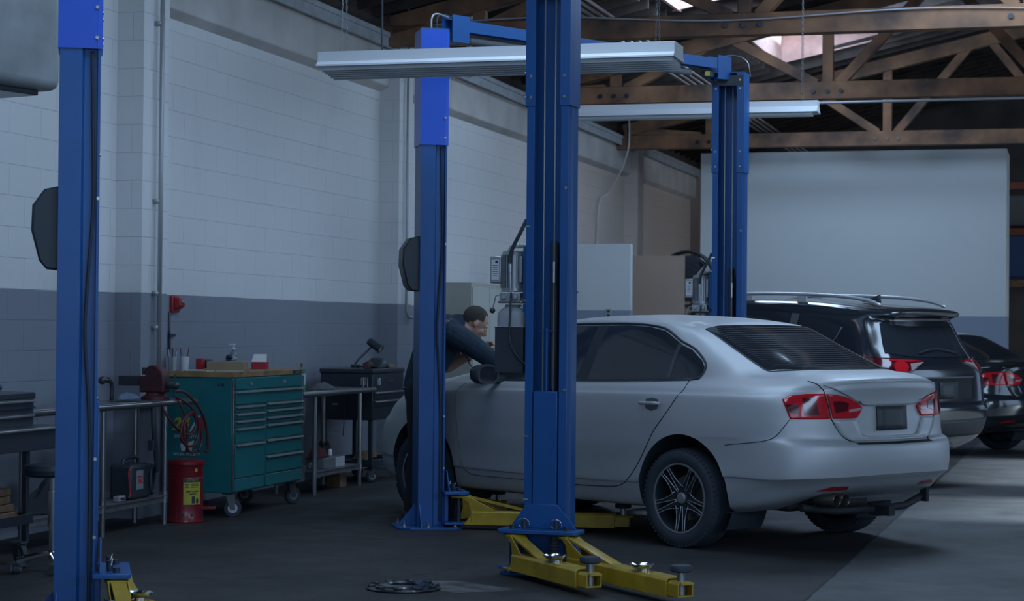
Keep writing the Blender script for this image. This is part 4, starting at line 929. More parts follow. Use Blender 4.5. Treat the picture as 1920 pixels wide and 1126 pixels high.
# ---------------------------------------------------------------- SUV parts
def suv_parts(t,B_):
    Pp=B_.patch
    cladm=mat('grey_cladding',(.045,.048,.052),.55); rail=mat('roof_rail_silver',(.55,.56,.57),.3,metal=.5); pil=mat('window_pillar',(.12,.13,.14),.3,metal=.3)
    for sg in (1,-1):
        Pp('quarter_window',tint,t,[(-.229,1.425),(-.165,1.303),(-.05,1.215),(.225,1.205)],[(-.229,1.43),(-.028,1.500),(.165,1.540),(.225,1.548)],16,10,'y',.004,sg)
        Pp('rear_door_window',tint,t,[(.305,1.205),(1.10,1.175)],[(.33,1.556),(.85,1.588),(1.12,1.585)],16,10,'y',.004,sg)
        Pp('front_door_window',tint,t,[(1.19,1.172),(1.98,1.165)],[(1.19,1.583),(1.4,1.56),(1.7,1.42),(1.98,1.21)],16,10,'y',.004,sg)
        Pp('window_pillar',pil,t,[(.235,1.205),(.30,1.205)],[(.235,1.55),(.322,1.556)],3,10,'y',.004,sg)
        B_.line('window_trim',pil,t,[(-.235,1.43),(-.172,1.30),(-.05,1.205),(.3,1.196),(1.1,1.166),(1.98,1.155)],.010,'y',sg,.004,sub=4)
        q=Pp('tail_lamp',lampdark,t,[(-.27,1.135),(-.167,1.080),(-.061,1.026),(.092,1.034),(.23,1.086),(.32,1.13)],[(-.27,1.139),(-.10,1.155),(.034,1.163),(.303,1.170),(.32,1.168)],24,8,'d',.006,sg,thick=.01)
        Pp('lamp_lens',lampred,q,[(-.075,1.09),(-.055,1.05),(.0,1.036),(.055,1.05),(.07,1.09)],[(-.075,1.09),(-.055,1.125),(.0,1.14),(.055,1.125),(.07,1.09)],12,6,'d',.010,sg)
        Pp('lamp_clear_strip',lampclear,q,[(-.235,1.122),(-.16,1.088),(-.095,1.052)],[(-.235,1.128),(-.16,1.122),(-.095,1.115)],10,4,'d',.009,sg)
        Pp('lamp_lens',lampred,q,[(-.24,1.134),(-.08,1.13),(.1,1.14)],[(-.24,1.138),(-.08,1.150),(.1,1.155)],12,2,'d',.0095,sg)
        m=MB(); pts=spl([(-.52,sg*.55,1.625),(-.36,sg*.555,1.675),(0,sg*.565,1.715),(.6,sg*.575,1.735),(1.1,sg*.57,1.725),(1.40,sg*.56,1.66)],6)
        m.tube(pts,[.010]+[.017]*(len(pts)-2)+[.010],10)
        for x,z in ((.3,1.69),(.9,1.70)): m.box((x,sg*.572,z-.01),(.10,.022,.09))
        m.build('roof_rail',rail,t,smooth=40)
        B_.line('hatch_seam',gap,t,[(.60,1.60),(.69,1.40),(.75,1.22),(.76,1.16)],.008,'x',sg,.0,sub=5)
        Pp('bumper_reflector',mat('reflector_red',(.35,.012,.02),.2),t,[(.50,.575),(.68,.575)],[(.50,.60),(.68,.60)],6,2,'x',.004,sg)
    Pp('rear_window',tint,t,[(-.70,1.205),(-.5,1.178),(0,1.165),(.5,1.178),(.70,1.205)],[(-.60,1.47),(-.3,1.492),(0,1.497),(.3,1.492),(.60,1.47)],30,14,'x',.005)
    m=MB(); P=[]
    for i in range(25):
        p=B_.pj(.36-.62*i/24,1.20+.035*math.sin(PI*i/24),'x',.020)
        if p is not None: P.append(p)
    m.tube(P,.007,6); m.build('rear_wiper',blk,t,smooth=True)
    Pp('plate_recess',mat('recess_black',(.012,.015,.019),.75),t,[(-.42,.80),(.42,.80)],[(-.44,.985),(.44,.985)],12,6,'x',.002)
    Pp('plate_recess_trim',pil,t,[(-.45,.985),(.45,.985)],[(-.45,1.0),(.45,1.0)],12,2,'x',.012,thick=.01)
    Pp('number_plate',plate,t,[(-.15,.80),(.15,.80)],[(-.15,.95),(.15,.95)],3,3,'x',.012,thick=.006)
    for mode,lo,up in (('x',[(-.70,.47),(0,.465),(.70,.47)],[(-.74,.62),(0,.615),(.74,.62)]),):
        Pp('bumper_cladding',cladm,t,lo,up,20,5,mode,.006,thick=.008)
    for sg in (1,-1): Pp('sill_cladding',cladm,t,[(.46,.40),(2.2,.40)],[(.46,.52),(2.2,.52)],20,4,'y',.006,sg)
    m=MB(); 
    a=[(-.17,1.655),(.03,1.668),(-.16,1.735)]
    m.add([(x,-.016,z) for x,z in a]+[(x,.016,z) for x,z in a],[(0,1,2),(5,4,3),(0,3,4,1),(1,4,5,2),(2,5,3,0)]); m.build('antenna_fin',blk,t,bevel=.008)
    m=MB(); m.box((1.3,0,.34),(3.7,1.3,.05)); m.build('underbody',archm,t)
suv_parts(suv,VB)
# ---------------------------------------------------------------- ceiling strip lights
def strip_light(s0,n0,z0,rot,label,L=2.42,W=.30,wide=True):
    t=thing('strip_light',label,'ceiling light',B(s0,n0,z0),-BY+rot)
    wm=mat('fixture_white',(.74,.76,.78),.35); um=mat('fixture_inner',(.55,.56,.55),.4)
    hw=W/2
    if wide: pr_=[(-hw-.02,0),(-hw-.018,.012),(-hw+.012,.034),(-hw+.012,.10),(hw-.012,.10),(hw-.012,.034),(hw+.018,.012),(hw+.02,0)]
    else: pr_=[(-hw,0.0),(-.055,.055),(-.055,.105),(.055,.105),(.055,.055),(hw,0.0)]
    m=MB(); n=len(pr_); m.add([(x,y,z) for x in (-L/2,L/2) for y,z in pr_],[(i,i+1,n+i+1,n+i) for i in range(n-1)])
    h=m.build('housing',wm,t); so=h.modifiers.new('t','SOLIDIFY'); so.thickness=.003; so.offset=-1
    for sx in (-1,1):
        m=MB(); m.add([(sx*L/2,y,z) for y,z in pr_],[tuple(range(n))]); e=m.build('end_cap',um,h); so=e.modifiers.new('t','SOLIDIFY'); so.thickness=.004
    if wide:
        # stepped louvre blades under the housing
        m=MB()
        for k in range(6):
            y=-hw+.02+k*(W-.04)/5; m.box((0,y,-.002-.0065*k),(L-.03,.005,.045))
            m.box((0,y+.012,.012-.0065*k),(L-.03,.030,.002))
        m.build('louvre_blades',um,h)
    tb=mat('fluorescent_tube',(.80,.84,.86),.25)
    for y in ((-.07,.07) if wide else (-.055,.055)):
        m=MB(); m.cyl((-L/2+.05,y,.004 if wide else -.012),(L/2-.05,y,.004 if wide else -.012),.0165,seg=16); m.build('tube',tb,t,smooth=30)
    # chains
    m=MB(); ch=mat('chain_steel',(.16,.16,.17),.4,metal=.7)
    for sx in (-1,1):
        for sy in (-1,1):
            p0=Vector((sx*(L/2-.14),sy*.06,.10)); p1=Vector((sx*(L/2-.14),sy*.010*(-1 if wide else 1),1.25)); N_=46
            for k in range(N_):
                a=p0.lerp(p1,k/N_); b=p0.lerp(p1,(k+1.25)/N_); mid=(a+b)/2; dr=(b-a); M=Matrix.Translation(mid)@dr.to_track_quat('X','Z').to_matrix().to_4x4()@Matrix.Rotation(PI/2*(k%2),4,'X')
                l=dr.length/2; ring=[M@Vector((l*math.cos(q),.0055*math.sin(q),0)) for q in [i*PI/4 for i in range(8)]]
                m.tube(ring+[ring[0]],.0016,4,cap=False)
    m.build('chain',ch,t)
    return t
strip_light(12.47,-3.62,3.125,0,'white louvred strip light hanging across the front between the lift posts')
f2=strip_light(17.45,-3.35,3.31,0,'slimmer white strip light with bare tubes hanging farther back behind the right lift post',L=2.44,W=.27,wide=False)
# power drop beside the front fixture
pipe('power_cord','thin black cord dropping from the ceiling to the front strip light','cord',spl([B(12.75,-4.85+.33,5),B(12.75,-4.85+.33,3.32),B(12.72,-4.80+.33,3.28),B(12.7,-4.72+.33,3.26),B(12.66,-4.68+.33,3.22)],4),.006,blk)
# ---------------------------------------------------------------- unit heater at top left
t=thing('unit_heater','large grey metal unit heater hung at the top left corner behind the near lift post','heater',(-2.45,10.75,2.66),math.radians(58))
hm=mat('heater_grey',(.30,.32,.32),.5,var=.25,vs=4,bump=.1,bs=30)
m=MB(); m.box((.0,.33,.42),(.52+.5,.66,.84)); o=m.build('casing',hm,t,bevel=.055,seg=4); o.location=(-.51,0,0)
m=MB(); m.box((-.52,-.004,.14),(.075,.012,.075)); 
for k in range(5): m.box((-.52,-.012,.11+.014*k),(.07,.006,.006))
m.build('vent_grille',blk,t,bevel=.003)
m=MB(); m.box((-.69,-.006,.16),(.05,.012,.14)); m.box((-.69,-.016,.19),(.02,.012,.05)); m.build('latch',galv,t,bevel=.003)
m=MB(); 
for x in (-.15,-.85): m.cyl((x,.33,.8),(x,.33,2.0),.01,seg=8)
m.build('hanger_rod',galv,t)
m=MB(); m.box((-.5,.33,-.012),(.8,.5,.03)); m.build('drip_pan',darkm,t,bevel=.005)
# ---------------------------------------------------------------- stainless workbenches
stl=mat('stainless',(.30,.31,.32),.28,metal=.85,var=.2,vs=3)
def bench(s0,s1,nf,nb,zt,label,shelf=.20,legs=None):
    t=thing('workbench',label,'workbench',B(s0,nf,0),-BY); W=nf-nb; L=s1-s0
    m=MB(); m.box((-W/2,L/2,zt-.012),(W,L,.024)); m.build('bench_top',stl,t,bevel=.003)
    m=MB(); m.tube([(0,0,zt-.022),(0,L,zt-.022)],.020,14); m.box((-.01,L/2,zt-.03),(.012,L,.03)); m.build('front_rail',stl,t,smooth=40)
    for y in legs:
        for x in (-.05,-W+.06):
            m=MB(); m.cyl((x,y,0.0),(x,y,zt-.03),.019,seg=14); m.cyl((x,y,.0),(x,y,.05),.012,seg=10); m.cyl((x,y,shelf-.05),(x,y,shelf+.03),.024,seg=14); m.build('leg',stl,t,smooth=30)
    m=MB(); y0,y1=legs[0],legs[-1]; m.box((-W/2,(y0+y1)/2,shelf),(W-.06,y1-y0,.008)); m.box((-.045,(y0+y1)/2,shelf-.02),(.006,y1-y0,.05)); m.build('lower_shelf',mat('galvanised_shelf',(.22,.23,.24),.45,metal=.6,var=.3,vs=8),t)
    return t
bench(10.72,13.20,-6.08,-6.42,.875,'long steel workbench with lower shelf under the vise, at the left',.20,(.1,1.15,2.08))
bench(14.98,16.72,-5.97,-6.42,.862,'short steel workbench between the teal tool chest and the black tool cart',.19,(.42,1.50))
# ---------------------------------------------------------------- teal tool chest
teal=mat('teal_paint',(.010,.155,.165),.35,coat=.3,var=.05)
wood=mat('butcher_block',(.30,.19,.085),.5,var=.45,vs=7)
t=thing('tool_chest','teal rolling tool chest with wooden top and many drawers against the wall','tool chest',B(13.33,-5.85,0),-BY)
L_,D_=1.36,.53
m=MB(); m.box((-D_/2,L_/2,.60),(D_,L_,.84)); m.build('cabinet_body',teal,t,bevel=.008)
m=MB(); m.box((-D_/2,L_/2,1.041),(D_+.02,L_+.02,.042)); wt=m.build('wooden_top',wood,t,bevel=.004)
m=MB(); m.box((.0115,1.22,1.041),(.003,.17,.026)); m.build('badge',blk,wt,bevel=.001)
text('Snap-on',.022,mat('badge_grey',(.25,.26,.27),.4),wt,face((.0135,1.22,1.041),(0,1,0),(0,0,1)),'badge_lettering')
for y in (.008,L_-.008):
    m=MB(); m.box((.004,y,.60),(.012,.022,.82)); m.build('corner_trim',mat('trim_chrome_dark',(.28,.28,.28),.25,metal=.8),t,bevel=.002)
def drawer(y0,y1,z0,z1,pull=True):
    m=MB(); m.box((.008,(y0+y1)/2,(z0+z1)/2),(.014,y1-y0-.006,z1-z0-.006)); d=m.build('drawer',teal,t,bevel=.0025)
    if pull:
        m=MB(); zt=z1-.006; P=[(.012,zt),(.030,zt-.002),(.034,zt-.012),(.030,zt-.016),(.026,zt-.008),(.012,zt-.008)]
        m.add([(x,y,z) for y in (y0+.006,y1-.006) for x,z in P],[tuple(range(6)),tuple(range(11,5,-1))]+[(i,6+i,6+(i+1)%6,(i+1)%6) for i in range(6)]); m.build('drawer_pull',steel,d)
    return d
ya,ym,yb=.028,.565,L_-.028
top=drawer(ya,yb,.93,1.018,False)
drawer(ya,yb,.822,.925)
for z0,z1 in ((.765,.815),(.712,.762),(.657,.709),(.54,.654),(.285,.537)): drawer(ya,ym,z0,z1)
for z0,z1 in ((.772,.822),(.718,.769),(.664,.715),(.548,.661),(.425,.545),(.285,.422)): drawer(ym+.03,yb,z0,z1)
m=MB(); m.box((.006,(ym+.015),.54),(.012,.018,.53)); m.build('centre_post',teal,t,bevel=.002)
drawer(ya,ym,.19,.28,False); drawer(ym+.03,yb,.19,.28,False)
for y in (.30,.95):
    m=MB(); m.cyl((.014,y,.972),(.020,y,.972),.013,seg=16); m.box((.022,y,.970),(.008,.006,.02)); m.build('lock',steel,top,smooth=30)
for y in (.03,L_-.03):
    pass
m=MB(); m.cyl((-.11,-.001,.965),(-.11,.003,.965),.01,seg=10); m.cyl((-.08,-.001,.966),(-.08,.003,.966),.013,seg=10); m.build('side_holes',blk,t)
for z,sz,b in ((.0,0,0),): pass
yl=mat('decal_yellow',(.50,.42,.03),.5); rd=mat('decal_red',(.42,.02,.03),.5); wh=mat('decal_white',(.55,.58,.58),.5)
def side(x,z): return face((x,-.0025,z),(1,0,0),(0,0,1))
text('24',.125,yl,t,side(-.415,.672),'decal_lettering',shear=.3,bold=.004); text('/',.16,wh,t,side(-.315,.675),'decal_lettering',shear=.3,bold=.002); text('2',.125,rd,t,side(-.255,.678),'decal_lettering',shear=.3,bold=.007)
text('STREET  CITY',.030,wh,t,side(-.37,.585),'decal_lettering'); text('SOCIAL SOCIETY',.028,wh,t,side(-.36,.455),'decal_lettering')
m=MB(); m.add([(-.40,-.0028,.48),(-.32,-.0028,.48),(-.30,-.0028,.56),(-.35,-.0028,.54),(-.385,-.0028,.57),(-.41,-.0028,.52)],[(0,1,2,3,4,5)]); m.build('decal_emblem',wh,t)
def caster(parent,x,y,z,r=.062,h=.13,ang=0,name='caster'):
    m=MB(); d=Vector((math.cos(ang),math.sin(ang),0)); e=Vector((-d.y,d.x,0)); c=Vector((x,y,r))+d*.025
    m.cyl(c-e*.018,c+e*.018,r,seg=24); w=m.build(name,rub,parent,bevel=.005)
    m=MB(); m.cyl(c-e*.020,c+e*.020,r*.55,seg=20); m.build('caster_hub',alu,w,smooth=30)
    m=MB(); m.box((x,y,z-.008),(.08,.08,.012))
    for k in (-1,1):
        q=c+e*.026*k; vs=[Vector((x,y,z-.012))+e*.026*k-d*.03, Vector((x,y,z-.012))+e*.026*k+d*.04, q+d*.018-Vector((0,0,.012)), q-d*.018-Vector((0,0,.012))]
        m.add([v-e*.002 for v in vs]+[v+e*.002 for v in vs],[(0,1,2,3),(7,6,5,4),(0,4,5,1),(1,5,6,2),(2,6,7,3),(3,7,4,0)])
    m.cyl(c-e*.03,c+e*.03,.008,seg=8); m.build('caster_fork',mat('fork_zinc',(.10,.11,.12),.45,metal=.5),w); return w
for x,y,a in ((-.06,.09,.5),(-.06,L_-.10,.9),(-D_+.07,.09,0),(-D_+.07,L_-.1,0)): caster(t,x,y,.182,.065,.18,a)
# ---------------------------------------------------------------- things on the tool chest
def BT(name,label,cat,s,n,z,rz=0,group=None): return thing(name,label,cat,B(s,n,z),-BY+rz,group)
Z=1.062
card=mat('cardboard',(.30,.215,.13),.75,var=.1)
t=BT('cardboard_box','flat open brown cardboard box lying on the wooden top of the tool chest','box',13.63,-6.02,Z,.25)
m=MB(); m.box((0,.0,.035),(.27,.30,.07)); m.build('box_body',card,t,bevel=.002)
m=MB(); m.box((.1365,.08,.045),(.002,.03,.05)); m.build('packing_tape',mat('tape_clear',(.35,.36,.36),.3),t)
cupm=mat('cup_white',(.55,.57,.60),.5)
for k,(s,n,mt_,lab) in enumerate(((13.42,-6.375,galv,'tall ribbed grey cup of pens behind the vise, left of the white cup'),(13.50,-6.315,cupm,'white plastic cup of pens behind the vise, right of the ribbed cup'))):
    t=BT('pen_cup',lab,'cup',s,n,Z)
    m=MB(); m.lathe([(.001,0),(.030,0),(.036,.105),(.032,.105),(.027,.006),(.001,.006)],20); 
    if k==0:
        for q in range(3): m.box((.02*q-.02,-.034,.055),(.012,.008,.10))
    m.build('cup',mt_,t,smooth=40)
    for q in range(6):
        a=q*1.05+k; m=MB(); m.cyl((.012*math.cos(a),.012*math.sin(a),.01),(.035*math.cos(a),.035*math.sin(a),.145+.01*(q%3)),.0035,seg=6); m.build('pen',[wh,rd,blk,blue,wh,blk][q],t)
bot=mat('clear_plastic',(.40,.44,.47),.15,trans=.6)
t=BT('pump_bottle','clear pump bottle with red and yellow label on the tool chest','bottle',14.36,-6.30,Z)
m=MB(); m.lathe([(.001,0),(.032,0),(.034,.01),(.034,.10),(.026,.125),(.012,.135),(.012,.15)],20); m.build('bottle_body',bot,t,smooth=40)
m=MB(); m.lathe([(.0345,.055),(.0345,.095)],20,cap=False); lb=m.build('bottle_label',mat('label_orange',(.45,.28,.10),.5),t)
m=MB(); m.box((.012,-.034,.075),(.03,.004,.036)); m.build('label_patch',rd,lb)
m=MB(); m.cyl((0,0,.15),(0,0,.165),.014,seg=12); m.cyl((0,0,.165),(0,0,.185),.004,seg=8); m.box((-.012,0,.19),(.045,.014,.012)); m.build('pump_head',white,t)
t=BT('tape_box','red and white carton with raised flap, right of the pump bottle','box',14.42,-6.10,Z,.3)
m=MB(); m.box((0,0,.028),(.12,.16,.056)); m.box((.01,.13,.018),(.06,.07,.036)); m.build('carton',rd,t,bevel=.003)
m=MB(); m.add([(-.06,-.08,.056),(.06,-.08,.056),(.05,.03,.115),(-.05,.03,.115),(-.06,.08,.056),(.06,.08,.056)],[(0,1,2,3),(3,2,5,4)]); m.build('carton_flap',white,t)
t=BT('parts_bag','purple and blue packets piled behind the cardboard box','packet',14.08,-6.24,Z,.1)
m=MB(); m.box((0,0,.033),(.14,.26,.065)); m.build('packet',mat('purple',(.05,.03,.16),.5),t,bevel=.012)
m=MB(); m.ball((.0,.13,.08),.045,12,(1,1.2,.6)); m.build('blue_bag',mat('pale_blue',(.20,.34,.40),.4),t,smooth=True)
m=MB(); m.ball((.01,.06,.095),.03,10,(1,1,.7)); m.build('dark_knob',blk,t,smooth=True)
t=BT('battery_charger','small red and black power tool charger on the tool chest','charger',13.68,-6.25,Z)
m=MB(); m.box((0,.05,.04),(.09,.11,.08)); m.build('charger_body',blk,t,bevel=.012)
m=MB(); m.box((0,-.04,.045),(.06,.05,.09)); m.build('battery_pack',rd,t,bevel=.010)
t=tag(MB().lathe([(.022,0),(.032,0),(.032,.022),(.022,.022),(.022,0)],20,cap=False).build('tape_roll',mat('tape_yellow',(.5,.42,.12),.5),smooth=30),'small yellow tape roll lying left of the cardboard box','tape',loc=B(13.50,-6.12,Z))
for k,(s,n,r,sx,sy,lab) in enumerate(((13.46,-5.93,.4,.20,.11,'loose paper sheet by the cardboard box, right of the other sheet'),(13.40,-6.12,-.3,.15,.09,'smaller loose paper sheet on the tool chest, left of the other'))):
    m=MB(); m.box((0,0,.003),(sx,sy,.005)); tag(m.build('paper_sheet',mat('paper',(.45,.44,.36),.7)),lab,'paper',loc=B(s,n,Z),rz=-BY+r)
m=MB(); m.box((0,0,.006),(.11,.02,.012)); m.box((.07,0,.006),(.05,.035,.012)); tag(m.build('wrench',steel,bevel=.003),'small steel wrench on the tool chest beside the charger','wrench',loc=B(13.42,-6.22,Z),rz=.3)
t=BT('spray_can','green and white spray can with red cap standing on the short bench','spray can',15.12,-6.03,.863)
m=MB(); m.lathe([(.001,0),(.033,0),(.033,.18),(.028,.195),(.012,.203),(.012,.21)],20); m.build('can_body',mat('can_green',(.05,.20,.10),.3),t,smooth=40)
m=MB(); m.lathe([(.0334,.06),(.0334,.15)],20,cap=False); m.build('can_label',mat('can_label',(.45,.50,.52),.4),t,smooth=True)
m=MB(); m.lathe([(.0334,.165),(.0334,.18)],20,cap=False); m.build('blue_band',mat('can_blue',(.04,.15,.4),.4),t,smooth=True)
m=MB(); m.cyl((0,0,.21),(0,0,.232),.009,seg=12); m.build('spray_nozzle',rd,t,smooth=30)
# ---------------------------------------------------------------- cloths, gloves and other soft heaps
def heap(name,label,cat,s,n,z,rx,ry,h,mt,seed,rz=0,parts=26):
    rnd=random.Random(seed); N1,N2=28,28; P=[]
    for i in range(N1):
        row=[]
        for j in range(N2):
            u=-1+2*i/(N1-1); v=-1+2*j/(N2-1); r=math.hypot(u,v)
            rr=min(1,r); env=max(0,(1-rr**3))
            w=.5+.5*math.sin(5.1*u+seed+2*math.sin(3*v+seed))*math.sin(4.3*v+1.7*seed)
            w2=.5+.5*math.sin(11*u*(1+.3*v)+seed)*math.cos(9*v+seed)
            k=max(abs(u),abs(v))/max(r,1e-6) if r>0 else 1
            row.append((u*k*rx*(1+.12*math.sin(4*v+seed)),v*k*ry*(1+.12*math.sin(5*u+seed)),h*env*(.45+.4*w+.15*w2)+.002))
        P.append(row)
    m=MB(); m.grid(P); m.add([(x,y,.0) for x,y,_ in (P[0][0],P[0][-1],P[-1][-1],P[-1][0])],[]); o=m.build(name,mt,smooth=True)
    so=o.modifiers.new('t','SOLIDIFY'); so.thickness=.004; so.offset=1
    return tag(o,label,cat,loc=B(s,n,z),rz=-BY+rz)
heap('shop_rag','pale blue shop rag crumpled on the long bench left of the vise','rag',12.36,-6.20,.890,.075,.14,.045,mat('rag_blue',(.12,.16,.22),.9),1)
heap('shop_rag','dark rag bunched behind the pale blue one on the long bench','rag',12.02,-6.33,.890,.055,.13,.07,mat('rag_dark',(.03,.035,.045),.9),2)
heap('work_gloves','dark work gloves heaped on the left end of the short bench','gloves',15.42,-6.16,.863,.10,.15,.085,mat('glove_dark',(.03,.035,.035),.9),3)
heap('work_gloves','grey work gloves lying right of the dark gloves on the short bench','gloves',15.85,-6.12,.863,.10,.20,.06,mat('glove_grey',(.09,.10,.105),.9),4)
heap('work_gloves','black work glove draped on the near tool cart at the left edge','gloves',10.95,-6.22,.880,.08,.12,.06,mat('glove_black',(.02,.02,.024),.9),6)
# drain valve / air fitting on the bench
t=BT('pipe_elbow','dark pipe fitting with an elbow and round valve behind the pale rag','fitting',12.37,-6.375,.876)
m=MB(); m.tube(spl([(0,.09,0),(0,.09,.10),(0,.06,.135),(0,-.03,.14)],5),.014,10); m.ball((0,-.05,.14),.028,12); m.cyl((0,.03,.14),(0,.045,.14),.02,seg=10); m.build('fitting',darkm,t,smooth=True)
# ---------------------------------------------------------------- bench vise with red air hoses
vm=mat('vise_maroon',(.075,.018,.022),.5,var=.3,vs=12,bump=.2,bs=40)
t=BT('bench_vise','heavy maroon bench vise on the right end of the long steel bench','vise',12.72,-6.17,.876,.0)
m=MB(); m.lathe([(.001,0),(.10,0),(.10,.02),(.075,.028),(.06,.05),(.001,.05)],24); m.build('swivel_base',vm,t,smooth=40)
m=MB(); 
pr_=[(-.10,.05),(.09,.05),(.09,.14),(.075,.20),(.04,.235),(-.0,.24),(-.035,.22),(-.05,.17),(-.10,.15)]
m.add([(x,y,z) for y in (-.055,.055) for x,z in pr_],[tuple(range(8,-1,-1)),tuple(range(9,18))]+[(i,(i+1)%9,9+(i+1)%9,9+i) for i in range(9)])
b=m.build('vise_body',vm,t,bevel=.012,seg=3)
m=MB(); m.cyl((.0,-.062,.19),(.0,.062,.19),.05,seg=20); m.build('anvil',vm,b,smooth=40)
m=MB(); m.box((-.17,0,.13),(.20,.07,.07)); m.build('jaw_slide',darkm,t,bevel=.006)
m=MB(); m.box((-.065,0,.20),(.02,.12,.05)); m.build('jaw_plate',darkm,t,bevel=.003)
m=MB(); m.cyl((.09,0,.10),(.15,0,.10),.026,seg=14); m.ball((.155,0,.10),.026,12); m.cyl((.15,0,.02),(.15,0,.18),.008,seg=8); m.build('vise_handle',darkm,t,smooth=30)
hose=mat('air_hose_red',(.10,.018,.022),.5)
t=BT('air_hose','dark red air hose looped in coils hanging off the vise beside the red can','hose',12.95,-6.06,0)
def loop(c,r1,r2,turns,ph=0):
    return [(c[0]+.012*math.sin(a*.5),c[1]+r1*math.cos(a+ph)*(1+.05*math.sin(a*1.3)),c[2]+r2*math.sin(a+ph)*(1+.07*math.cos(a*.7))) for a in [i*PI/10 for i in range(int(20*turns)+1)]]
m=MB()
P1=[(-.02,-.12,.93),(.02,-.02,.92),(.05,.16,.80),(.05,.28,.66),(.05,.31,.50),(.05,.26,.49)]
m.tube(spl(P1,8),.009,8)
P2=[(-.02,-.12,.90),(.02,-.04,.86),(.05,.08,.78),(.05,.15,.66),(.05,.10,.56),(.05,-.02,.54),(.05,-.14,.60),(.05,-.12,.72),(.05,.02,.77),(.05,.14,.70),(.05,.20,.58),(.05,.16,.50)]
m.tube(spl(P2,8),.009,8)
P3=[(-.03,-.30,.86),(.01,-.28,.76),(.03,-.14,.66),(.05,.0,.62),(.05,.10,.68),(.05,.06,.78),(.05,-.06,.74),(.05,-.10,.62),(.05,.0,.50),(.05,.12,.51)]
m.tube(spl(P3,8),.009,8)
m.tube(spl([(-.02,-.1,.90),(.03,-.03,.75),(.03,.0,.55),(.03,-.02,.50)],8),.008,8)
m.build('hose_coil',hose,t,smooth=True)
m=MB(); m.tube(spl([(-.03,-.42,.85),(-.02,-.43,.70),(-.02,-.40,.55),(-.02,-.36,.38)],6),.020,8); m.box((-.02,-.47,.57),(.03,.035,.07)); m.build('hose_strap',blk,t,smooth=40)
# ---------------------------------------------------------------- battery charger on the lower shelf
t=BT('jump_starter','black portable jump starter with red lettered label on the lower shelf of the long bench','jump starter',12.45,-6.22,.206,.0)
m=MB(); m.box((0,0,.12),(.17,.30,.24)); m.build('case',blk,t,bevel=.025,seg=3)
m=MB(); m.tube(spl([(.0,-.12,.23),(.0,-.09,.275),(.0,.09,.275),(.0,.12,.23)],6),.014,8); m.build('carry_handle',blk,t,smooth=True)
lbm=mat('label_grey',(.22,.22,.24),.5)
m=MB(); m.box((.0855,-.03,.13),(.003,.105,.13)); lb=m.build('front_label',lbm,t)
text('TRUCK',.026,mat('label_red',(.45,.03,.03),.5),lb,face((.0875,-.03,.15),(0,1,0),(0,0,1)),'label_lettering',bold=.001)
text('PAC',.040,MATS['label_red'],lb,face((.0875,-.02,.118),(0,1,0),(0,0,1)),'label_lettering',bold=.002,shear=.2)
m=MB(); m.tube(loop((.09,.15,.12),.05,.10,2.2),.010,8); m.tube(loop((.06,.17,.13),.04,.09,1.5,1),.010,8); m.build('cable',rub,t,smooth=True)
m=MB(); m.tube(spl([(.08,-.15,.22),(.08,-.19,.18),(.085,-.17,.06),(.09,-.20,.02)],6),.005,6); m.build('red_cable',rd,t,smooth=True)
m=MB(); m.box((0,0,.02),(.05,.10,.04)); o=tag(m.build('plug_box',mat('plug_grey',(.26,.25,.25),.5),bevel=.008),'small grey plug adapter beside the jump starter on the shelf','plug',loc=B(12.17,-6.16,.206),rz=-BY)
m=MB(); m.box((.0255,0,.02),(.001,.06,.014)); m.build('socket_slot',blk,o)
heap('coat','dark coat dumped on the lower shelf at the left of the long bench','coat',11.45,-6.25,.207,.12,.38,.25,mat('coat_dark',(.018,.02,.026),.95),8)
# ---------------------------------------------------------------- red oily-waste can
redm=mat('can_red',(.20,.010,.016),.35,coat=.3,var=.2)
t=thing('waste_can','round red steel oily-waste can with yellow label beside the long bench','waste can',(-2.318,14.16,0),0)
m=MB(); m.lathe([(.001,0),(.131,0),(.134,.008),(.128,.02),(.126,.10),(.126,.395),(.128,.40),(.13,.405),(.128,.41)],40); m.lathe([(.126,.31),(.129,.315),(.126,.32)],40,cap=False); m.build('can_body',redm,t,smooth=40)
m=MB(); m.lathe([(.132,.405),(.137,.41),(.137,.432),(.128,.440),(.09,.447),(.001,.45)],40); m.build('lid',redm,t,smooth=40)
m=MB()
for k in range(12):
    a=2*PI*k/12; m.cyl((.12*math.cos(a),.12*math.sin(a),.055),(.1275*math.cos(a),.1275*math.sin(a),.055),.012,seg=12)
m.build('vent_holes',blk,t)
m=MB(); m.box((.165,-.02,.10),(.10,.05,.02)); m.build('foot_pedal',redm,t,bevel=.004)
def arcpatch(mb,r,a0,a1,z0,z1,n=10):
    P=[[(r*math.cos(a0+(a1-a0)*i/n),r*math.sin(a0+(a1-a0)*i/n),z) for z in (z0,z1)] for i in range(n+1)]; mb.grid(P)
ylw=mat('label_yellow',(.42,.37,.03),.5)
m=MB(); arcpatch(m,.1272,-1.52,-.45,.13,.32); lb=m.build('warning_label',ylw,t)
m=MB(); arcpatch(m,.1277,-1.50,-.47,.287,.315); m.build('label_header',blk,lb); m=MB(); arcpatch(m,.1277,-1.05,-.86,.138,.188); arcpatch(m,.1277,-.78,-.62,.138,.17)
for z in (.272,.262,.250): arcpatch(m,.1277,-1.45,-1.2,z,z+.004); arcpatch(m,.1277,-1.1,-.6,z,z+.004)
m.build('label_print',blk,lb)
m=MB(); arcpatch(m,.1272,-.85,-.70,.36,.385); m.build('small_label',ylw,t)
def curved_text(s_,size,z,ang,mt_,r=.1279):
    o=text(s_,size,mt_,lb,Matrix.Identity(4),'label_lettering',depth=.0002,bold=.0006)
    for v in o.data.vertices:
        a=ang+v.co.x/r; zz=v.co.y+z; v.co=(r*math.cos(a),r*math.sin(a),zz)
